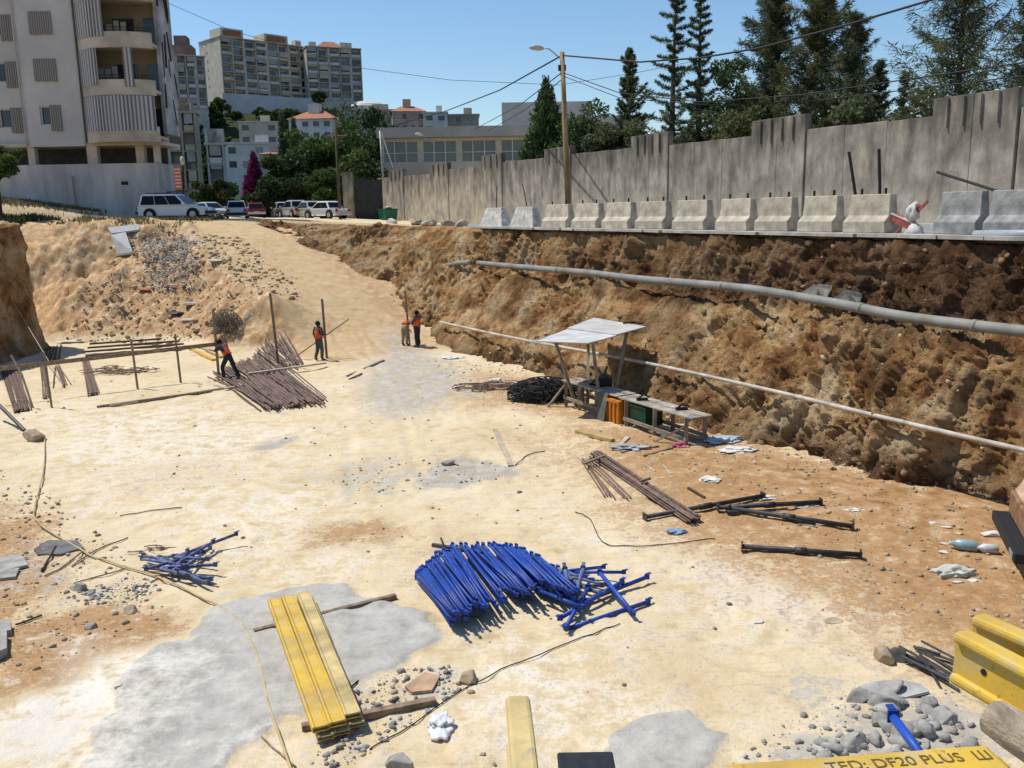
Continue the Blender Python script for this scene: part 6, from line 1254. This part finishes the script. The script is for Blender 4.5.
for s_, w_, lab in ((.2, .5, 'black tool lying on the left half of the bench top'), (.62, .4, 'black clamp lying on the right half of the bench top'), (.88, .6, 'small dark tool near the right bench end')):
    p = BP(s_, w_, bz+.06); b = MB(); b.box(p, (.32, .12, .07)); b.tube([p+Vector((-.1, 0, .04)), p+Vector((.05, .05, .12)), p+Vector((.22, 0, .05))], .025, 6); tag(b.build('bench_tool', IRON), lab, 'tool')
p = BP(.24, .75, bz+.045); t_ = thing('bench_machine', p, 'dark bar bending machine standing on the bench under the canopy', 'machine'); b = MB(); b.box(p+Vector((0, 0, .12)), (.5, .35, .24)); b.build('base', IRON, t_, bevel=.02); b = MB(); b.disc(p+Vector((0, 0, .28)), (0, 0, 1), .15, .08); b.build('turntable', DSTEEL, t_); b = MB(); b.bar(p+Vector((0, 0, .3)), p+Vector((.1, -.1, .62)), .05, .05); b.build('handle', DSTEEL, t_)

# ------------------------------------------------------------------ tangles, hoses, litter
def tangle(c, rx, ry, rz, n, r, m, name, label, cat, seed):
    rs = np.random.RandomState(seed); b = MB()
    for i in range(n):
        a = rs.uniform(0, 6.28); pts = []
        p = np.array([rs.uniform(-.7, .7)*rx, rs.uniform(-.7, .7)*ry, rs.uniform(.05, .8)*rz]); d = unit(rs.normal(size=3))
        for k in range(6):
            pts.append(Vector(c)+Vector(p)); d = unit(d+rs.normal(size=3)*.6); p = p+d*np.array([rx, ry, rz])*.28; p[2] = min(max(p[2], r), rz*(1-.5*((p[0]/rx)**2+(p[1]/ry)**2))+.05); q_ = math.sqrt((p[0]/rx)**2+(p[1]/ry)**2); p[:2] = p[:2]/max(1, q_)
        b.tube(pts, r, 4)
    return tag(b.build(name, m, None, False, 0, c), label, cat)
tangle(G(545, 399), 1.25, .8, .7, 330, .014, BLK, 'wire_heap', 'black heap of tangled wire left of the workbench', 'wire heap', 3)
tangle(G(520, 388), 2.4, .8, .16, 60, .016, RUST, 'wire_mat', 'thin rusty wires scattered behind the black heap', 'wire', 4)
tangle(G(227, 333), .75, .6, 1.1, 300, .008, mat('dry_twig', (.17, .14, .12), .9), 'dry_bush', 'dry grey twiggy bush ball above the stooping worker', 'bush', 5)
tangle(G(120, 372), 1.6, .9, .18, 26, .018, WOOD, 'twig_heap', 'scattered grey twigs between rail and floor', 'twigs', 6)
tangle(G(150, 551), .001+.5, .3, .1, 6, .012, WOOD, 'twig_heap', 'few thin twigs beside the faded clamps', 'twigs', 7)
def gcable(pts, r, m, name, label, cat, dz=.01):
    P = smoothp([G(a, c)+Vector((0, 0, r+dz)) for a, c in pts], 6); P = [Vector((p.x, p.y, max(p.z, float(gz(p.x, p.y))+r+dz))) for p in P]; b = MB(); b.tube(P, r, 6); return tag(b.build(name, m, None, True), label, cat)
HOSE = mat('yellow_hose', (.55, .42, .20), .6, .2, 4, 0)
gcable([(45, 440), (44, 470), (36, 505), (36, 522), (60, 540), (95, 560), (150, 577), (200, 600), (232, 618), (252, 645), (262, 675), (268, 705), (280, 740), (292, 775)], .017, HOSE, 'hose', 'thin yellow hose winding down the left of the floor', 'hose', .03)
gcable([(620, 625), (560, 648), (500, 672), (445, 703), (400, 735), (370, 752)], .008, CABLE, 'wire', 'thin dark wire running diagonally to the near batten', 'wire'); gcable([(418, 637), (395, 655), (370, 672), (350, 690)], .012, CABLE, 'wire', 'black wire curling on the concrete patch edge', 'wire')
gcable([(575, 513), (590, 520), (600, 540), (615, 547), (660, 546), (715, 540)], .009, CABLE, 'wire', 'thin wire curving left of the lone dark prop', 'wire'); gcable([(296, 770), (262, 740), (250, 735)], .012, WOOD, 'wire', 'brown wire end near the bottom left gravel', 'wire')
gcable([(72, 568), (95, 552), (128, 539)], .014, WOOD, 'stick', 'long bent stick beside the dark slab', 'stick'); gcable([(45, 578), (60, 570), (85, 551)], .016, WOOD, 'stick', 'bent stick crossing the dark slab', 'stick'); gcable([(42, 573), (56, 548)], .022, WOODD, 'stick', 'straight dark stick across the dark slab', 'stick'); gcable([(74, 585), (125, 570)], .012, WOOD, 'stick', 'thin stick below the yellow hose', 'stick'); gcable([(120, 517), (182, 509)], .012, WOOD, 'stick', 'thin twig lying in the pale floor at left', 'stick'); gcable([(515, 466), (530, 455), (545, 452)], .012, CABLE, 'wire', 'short curved wire beside the centre plank', 'wire'); gcable([(16, 627), (42, 617)], .016, WOODD, 'stick', 'dark stick over the brown damp patch', 'stick')
a, c = G(25, 433), None; b = MB(); b.tube([G(25, 432)+Vector((0, 0, .04)), plane(-8, 398, G(14, 420), Vector((0, 1, 0)))], .055, 8); tag(b.build('steel_pipe', DSTEEL), 'grey pipe leaning in from the left picture edge', 'pipe')
b = MB(); b.tube([Vector((-23.2, 41.5, 2.4)), G(63, 385)], .014, 5); tag(b.build('rope', mat('pale_rope', (.5, .46, .38), .9)), 'pale taut rope from the cliff to the floor', 'rope')
b = MB(); b.tube([G(33, 408), plane(22, 375, G(33, 408), Vector((0, 1, 0))), plane(11, 355, G(33, 408), Vector((0, 1, 0)))], .035, 6); tag(b.build('stick', WOODL), 'tall pale bent stick at the left edge strip', 'stick')
WBAG = mat('white_plastic', (.72, .72, .71), .5, .15, 5, .1); CLEAR = mat('pale_bottle_plastic', (.45, .55, .60), .25, .2, 5, .05); PAPER = mat('paper_scrap', (.68, .66, .60), .8, .15, 5, .1)
def bag(px, py, r, label, m=WBAG, seed=1, sq=(1.2, .8, .45), name='plastic_bag', cat='bag', ub=None):
    p = G(px, py) if ub is None else U(px, py, ub); V, Fc = blob(p+Vector((0, 0, r*sq[2]*.45)), r, seed, 4, (sq[0], sq[1], sq[2]*.7), .5, 1.7, True) if name != 'plastic_bag' else blob(p+Vector((0, 0, r*sq[2]*.5)), r, seed, 4, (sq[0], sq[1], sq[2]*.8), .62, 1.9); return tag(npmesh(name, V, Fc, m, None, None, False, p), label, cat)
bag(441, 728, .17, 'crumpled white bag below the near batten', seed=61, sq=(.8, 1.2, .5)); bag(955, 574, .24, 'greenish white crumpled bag among the litter at right', mat('dull_white_plastic', (.58, .58, .50), .6), 62); bag(453, 358, .3, 'white paper sheet by the foot of the bank', seed=63, sq=(1.2, 1, .15)); bag(519, 386, .25, 'white scrap among the rusty wires', seed=64); bag(497, 382, .2, 'small white scrap among the rusty wires, farther left', seed=65); bag(525, 399, .16, 'white scrap on the black wire heap edge', seed=66)
bag(632, 449, .28, 'grey and white torn cement bag before the bench', mat('grey_bag', (.42, .42, .41), .7), 67, (1.5, .8, .3)); bag(720, 441, .35, 'pale plastic sheet scrap beside the bench end', CLEAR, 68, (1.3, 1, .25)); bag(680, 447, .18, 'pink plastic scrap under the bench end', mat('pink_plastic', (.50, .12, .20), .6), 69); bag(738, 450, .25, 'white paper scraps right of the bench end', PAPER, 70, (1.5, 1, .2)); bag(755, 440, .3, 'dark ash heap right of the bench', mat('ash', (.12, .12, .12), .9), 71, (2.2, 1.2, .15), 'ash_heap', 'ash')
bag(710, 480, .16, 'white sheet scrap above the dark props', PAPER, 72, (1.3, 1, .3)); bag(770, 498, .18, 'white scrap beside the upper dark prop end', PAPER, 73, (1.6, .6, .2)); bag(676, 533, .12, 'blue and white wrapper near the rusty bundle end', mat('blue_wrapper', (.25, .38, .55), .5), 74); bag(808, 506, .14, 'cream scrap at the end of the upper prop', PAPER, 75, (1.4, .7, .2)); bag(855, 510, .12, 'cream scrap right of the dark props', PAPER, 76, (1.4, .7, .2))
for i, (px, py, lab) in enumerate(((933, 524, 'white crumpled cup, left of two'), (947, 528, 'white crumpled cup, right of two'), (945, 545, 'white torn wrapper left of the bottle'), (944, 553, 'small white scrap below the torn wrapper'), (938, 573, 'white scrap left of the greenish bag'), (958, 583, 'pinkish scrap below the greenish bag'), (972, 581, 'pale scrap right of the pinkish one'), (958, 534, 'yellowish carton scrap above the bottle'), (757, 622, 'white scrap lying on the pale dust'), (990, 536, 'grey and white litter pile by the truck'))): bag(px, py, .09 if i < 9 else .2, lab, mat('yellow_carton', (.62, .5, .2), .7) if 'yellowish' in lab else PAPER, 80+i, name='litter_scrap', cat='litter')
def bottle(px, py, yaw, r, ln, m, label):
    p = G(px, py); d = Vector((math.cos(yaw), math.sin(yaw), 0)); t = thing('plastic_bottle', p, label, 'bottle'); q = p+Vector((0, 0, r)); b = MB(); b.tube([q-d*ln*.5, q-d*ln*.48, q+d*ln*.2, q+d*ln*.38, q+d*ln*.45], [r*.8, r, r, r*.4, r*.33], 12); b.build('body', m, t, True); b = MB(); b.tube([q+d*ln*.452, q+d*ln*.5], r*.36, 10); b.build('cap', WBAG, t)
bottle(963, 550, R(150), .10, .46, mat('bluish_bottle', (.28, .42, .46), .25, .2, 5, .05), 'bluish green crushed plastic bottle among the litter'); bottle(987, 553, R(165), .085, .34, mat('clear_bottle', (.60, .62, .64), .2, .2, 5, .05), 'clear plastic bottle next to the bluish one')
for i, (px, py, m, lab) in enumerate(((145, 291, mat('brick_red', (.42, .13, .07), .9), 'orange red brick heap on the back slope, left'), (178, 288, mat('brick_red', (.42, .13, .07), .9), 'red scrap at the foot of the grey rubble'), (168, 288, mat('brick_red', (.42, .13, .07), .9), 'orange scrap at the foot of the grey rubble'), (186, 322, ROCKW, 'pale block on the back slope below the grey rubble'), (193, 305, ROCKW, 'white slab piece right below the grey rubble'), (175, 315, BLK, 'black rubber scrap on the back slope'), (215, 262, ROCKW, 'long pale rubble piece left of the ramp'), (70, 342, WBAG, 'white plastic sheet behind the rail'))): bag(px, py, .35 if i not in (5,) else .4, lab, m, 120+i, (1.4, .9, .5) if i != 7 else (2.2, .8, .2), 'slope_scrap', 'scrap')
# weeds on the left cliff and street edges
rs_ = np.random.RandomState(9); C_ = []
for i in range(9000):
    px = rs_.uniform(-30, 48); k = rs_.uniform(); x = -24.3-rs_.uniform(0, 1)**1.5*5; y = rs_.uniform(36, 60); x = x-5.0*max(0, min(1, (y-43.5)/1.0)); C_.append((x, y))
C_ = np.array(C_); keep = vnoise(C_[:, 0]*.5, C_[:, 1]*.5, 0, 77) > -.15; C_ = C_[keep]; zc = gz(C_[:, 0], C_[:, 1]); hgt = rs_.uniform(.1, .55, len(C_)); P_ = np.stack([C_[:, 0], C_[:, 1], zc+hgt*.4], -1)
V_, F_ = quads(P_, unit(rs_.normal(size=(len(C_), 3))*.5+np.array([0, 0, 1])), unit(rs_.normal(size=(len(C_), 3))), hgt*.6, np.full(len(C_), .06)); tag(npmesh('weeds', V_, F_, LG['grass'], rs_.uniform(0, 1, len(C_))), kind='stuff')
N_ = 9000; tt = rs_.uniform(20, 40, N_); xs_ = rs_.uniform(-40, -20, N_); ys_ = 65-rs_.uniform(0, 1, N_)**1.3*11; keep = vnoise(xs_*.6, ys_*.6, 0, 5)-.25*(xs_ > -30)+.15 > rs_.uniform(-.2, .3, N_); xs_, ys_ = xs_[keep], ys_[keep]; P_ = np.stack([xs_, ys_, gz(xs_, ys_)+.12], -1)
V_, F_ = quads(P_, unit(rs_.normal(size=(len(xs_), 3))*.6+np.array([0, 0, 1])), unit(rs_.normal(size=(len(xs_), 3))), np.full(len(xs_), .2), np.full(len(xs_), .05)); tag(npmesh('dry_weeds', V_, F_, LG['dry'], rs_.uniform(0, 1, len(xs_))), kind='stuff')
for i, (x, y) in enumerate(((-31.5, 53), (-32, 49.5), (-31.6, 47.5), (-33, 55))): p = gp(x, y); broad('roadside_bush', ['grey green bush on the cliff edge nearest the slope', 'low bush on the cliff top behind the edge bush', 'small bush at the brink of the left cliff', 'bush farthest back on the cliff top'][i], p, 1.2, 1.1, .6, 1800, .1, 'grass', 'bush', trunk=True, clumps=12)

# ------------------------------------------------------------------ people
SKIN = mat('tanned_skin', (.20, .11, .07), .6, .1, 6, 0); VEST = mat('orange_vest', (.72, .13, .035), .8, .15, 8, .1); TRD = mat('dark_trousers', (.035, .04, .05), .9, .2, 6, .1); TRB = mat('beige_trousers', (.36, .28, .17), .9, .2, 6, .1); SHIRT = mat('dark_shirt', (.05, .05, .055), .9, .2, 6, .1); HAIR = mat('black_hair', (.01, .009, .008), .8, .1, 8, .2); BOOT = mat('brown_boots', (.07, .05, .035), .8, .2, 8, .1); REFL = mat('reflective_band', (.6, .6, .5), .5, .1, 5, 0); SHIRTG = mat('grey_shirt', (.22, .22, .22), .9, .2, 6, .1)
DG_ = None
def skin(name, verts, edges, root, mats, parent, lev=1):
    me = bpy.data.meshes.new('sk'); me.from_pydata([v[0] for v in verts], edges, []); o = bpy.data.objects.new('sk', me); COL.objects.link(o)
    o.modifiers.new('skin', 'SKIN'); sv_ = me.skin_vertices
    if not sv_: me.skin_vertices_add() if hasattr(me, 'skin_vertices_add') else None
    if not me.skin_vertices:
        import bmesh
        bm = bmesh.new(); bm.from_mesh(me); bm.verts.layers.skin.verify(); bm.to_mesh(me); bm.free()
    for i, v in enumerate(verts):
        d = me.skin_vertices[0].data[i]; d.radius = v[1] if isinstance(v[1], tuple) else (v[1], v[1]); d.use_root = (i == root)
    s = o.modifiers.new('sub', 'SUBSURF'); s.levels = lev; s.render_levels = lev
    dg = bpy.context.evaluated_depsgraph_get(); m2 = bpy.data.meshes.new_from_object(o.evaluated_get(dg)); bpy.data.objects.remove(o); m2.name = name
    m2.materials.clear()
    for m in mats: m2.materials.append(m)
    m2.polygons.foreach_set('use_smooth', [True]*len(m2.polygons)); r = bpy.data.objects.new(name, m2); COL.objects.link(r); r.parent = parent; OFF[r.name] = OFF[parent.name]; return r
def person(label, loc, yaw, J, trousers, shirt, hgt=1.72, vest=True, cap=False):
    t = thing('person', loc, label, 'person'); rz = Matrix.Rotation(yaw, 3, 'Z'); k = hgt/1.72
    P = {n: rz @ (Vector(v)*k) for n, v in J.items()}
    order = ['pelvis', 'spine', 'chest', 'neck', 'head', 'top']; V = []; E = []; I = {}
    rad = dict(pelvis=(.135, .10), spine=(.125, .095), chest=(.15, .105), neck=.055, head=.095, top=.07, sl=.06, el=.042, wl=.03, hl=.04, sr=.06, er=.042, wr=.03, hr=.04, pl=.085, kl=.062, al=.045, tl=.04, pr=.085, kr=.062, ar=.045, tr=.04)
    def addv(n): I[n] = len(V); V.append((tuple(P[n]), rad[n]))
    for n in order: addv(n)
    E += [(i, i+1) for i in range(5)]
    for s_ in 'lr':
        for n in ('s', 'e', 'w', 'h'): addv(n+s_)
        E += [(I['chest'], I['s'+s_]), (I['s'+s_], I['e'+s_]), (I['e'+s_], I['w'+s_]), (I['w'+s_], I['h'+s_])]
        hd = (P['h'+s_]-P['w'+s_]).normalized(); side = hd.cross(Vector((0, 0, 1))); side = side.normalized() if side.length > .1 else Vector((1, 0, 0)); dn = hd.cross(side)
        for f, (w_, ln) in enumerate(((-.03, .07), (-.01, .085), (.01, .08), (.03, .065))):
            i0 = len(V); V.append((tuple(P['h'+s_]+side*w_+hd*.045), .011)); V.append((tuple(P['h'+s_]+side*w_+hd*(.045+ln)+dn*.02), .009)); E += [(I['h'+s_], i0), (i0, i0+1)]
        i0 = len(V); V.append((tuple(P['h'+s_]+side*.05+hd*.02), .012)); E.append((I['h'+s_], i0))
        for n in ('p', 'k', 'a', 't'): addv(n+s_)
        E += [(I['pelvis'], I['p'+s_]), (I['p'+s_], I['k'+s_]), (I['k'+s_], I['a'+s_]), (I['a'+s_], I['t'+s_])]
    body = skin('body', V, E, 0, [SKIN], t, 2)
    def sub(name, vs, ed, root, m): return skin(name, [(tuple(P[n] if isinstance(n, str) else n), r) for n, r in vs], ed, root, [m], t, 2)
    def lp(a, c, f): return P[a].lerp(P[c], f)
    vs = [('spine', (.145, .115)), ('pelvis', (.155, .12))]; ed = [(0, 1)]
    for s_ in 'lr': i = len(vs); vs += [('p'+s_, .108), ('k'+s_, .082), (lp('k'+s_, 'a'+s_, .92), .07)]; ed += [(1, i), (i, i+1), (i+1, i+2)]
    vs[0] = (lp('pelvis', 'spine', .55), (.145, .115)); sub('trousers', vs, ed, 1, trousers)
    vs = [(lp('pelvis', 'spine', .35), (.15, .12)), ('spine', (.15, .12)), ('chest', (.175, .13)), (lp('chest', 'neck', .75), .075)]; ed = [(0, 1), (1, 2), (2, 3)]
    for s_ in 'lr': i = len(vs); vs += [('s'+s_, .083), ('e'+s_, .058), (lp('e'+s_, 'w'+s_, .75 if not vest else .1), .048)]; ed += [(2, i), (i, i+1), (i+1, i+2)]
    sub('shirt', vs, ed, 1, shirt)
    if vest:
        vs = [(lp('pelvis', 'spine', .3), (.168, .138)), ('spine', (.168, .138)), ('chest', (.192, .15)), (lp('chest', 'neck', .6), .10)]; ed = [(0, 1), (1, 2), (2, 3)]
        for s_ in 'lr': i = len(vs); vs.append((lp('chest', 's'+s_, .8), .10)); ed.append((2, i))
        sub('vest', vs, ed, 1, VEST)
    for s_ in 'lr':
        vs = [(lp('k'+s_, 'a'+s_, .8), .068), ('a'+s_, .062), (lp('a'+s_, 't'+s_, .6), .055), ('t'+s_, .05)]; sub('boot', vs, [(0, 1), (1, 2), (2, 3)], 1, BOOT)
    hd = (P['top']-P['neck']).normalized(); fw = rz @ Vector((0, 1, 0)); fw = (fw-hd*fw.dot(hd)).normalized()
    V_, F_ = blob(t.location+P['head'].lerp(P['top'], .5)-fw*.018, .118*k, 5, 2, (.92, .98, 1.0), .08); V_ = V_[:]; npmesh('hair', V_, F_, HAIR, None, t, True)
    face = P['head']+fw*.088+hd*.0
    b = MB(); b.tube([t.location+face+hd*.03, t.location+face-hd*.01+fw*.028, t.location+face-hd*.03], [.008, .018, .008], 6); b.build('nose', SKIN, t, True)
    return t
def stand(arml=None, armr=None, fwd=0.0, spread=.11, turn=0):
    J = dict(pelvis=(0, 0, .95), spine=(0, .0, 1.12), chest=(0, -.01, 1.34), neck=(0, 0, 1.47), head=(0, .02, 1.58), top=(0, .01, 1.66))
    for s_, x in (('l', -1), ('r', 1)):
        J.update({'s'+s_: (x*.19, -.01, 1.40), 'e'+s_: (x*.26, -.03, 1.14), 'w'+s_: (x*.24, .06, .90), 'h'+s_: (x*.23, .10, .82), 'p'+s_: (x*.09, 0, .88), 'k'+s_: (x*spread, .03, .48), 'a'+s_: (x*(spread+.02), -.02, .09), 't'+s_: (x*(spread+.04), .15, .045)})
    return J
J = stand(spread=.13); J.update(er=(.34, -.08, 1.16), wr=(.30, .10, 1.02), hr=(.24, .15, 1.0), kr=(.15, .02, .48), al=(-.2, -.08, .09), tl=(-.24, .08, .045)); person('worker in orange vest and grey trousers standing beside a tall stake', G(320, 361), R(-35), J, mat('grey_trousers', (.10, .10, .10), .9), SHIRT)
J = stand(spread=.12); J.update(spine=(0, .10, 1.10), chest=(0, .24, 1.27), neck=(0, .34, 1.36), head=(0, .41, 1.42), top=(0, .46, 1.48), sl=(-.19, .25, 1.30), sr=(.19, .25, 1.30), el=(-.24, .42, 1.14), er=(.22, .44, 1.12), wl=(-.2, .62, 1.14), wr=(.18, .64, 1.1), hl=(-.18, .70, 1.16), hr=(.16, .72, 1.12), kl=(-.14, .22, .5), al=(-.15, .12, .09), tl=(-.17, .28, .045), kr=(.14, -.12, .5), ar=(.16, -.38, .09), tr=(.18, -.22, .045)); person('worker in orange vest and black trousers stooping towards the stake', G(230, 380), R(62), J, TRD, SHIRT)
J = stand(spread=.1); J.update(spine=(0, .17, 1.08), chest=(0, .40, 1.12), neck=(0, .53, 1.12), head=(0, .63, 1.07), top=(0, .70, 1.03), sl=(-.19, .40, 1.13), sr=(.19, .40, 1.13), el=(-.22, .46, .88), er=(.22, .46, .88), wl=(-.15, .56, .70), wr=(.15, .56, .70), hl=(-.12, .62, .63), hr=(.12, .62, .63), pelvis=(0, -.04, .95)); person('worker in orange vest and beige trousers bending forward by the bank', G(405, 346), R(-30), J, TRB, SHIRTG)
J = stand(spread=.1); J.update(el=(-.30, .08, 1.16), wl=(-.22, .28, 1.2), hl=(-.2, .36, 1.22), er=(.28, .06, 1.14), wr=(.2, .28, 1.1), hr=(.16, .36, 1.1)); person('worker in dark clothes and orange vest standing next to the bending one', G(418, 347), R(65), J, TRD, SHIRT, 1.7)
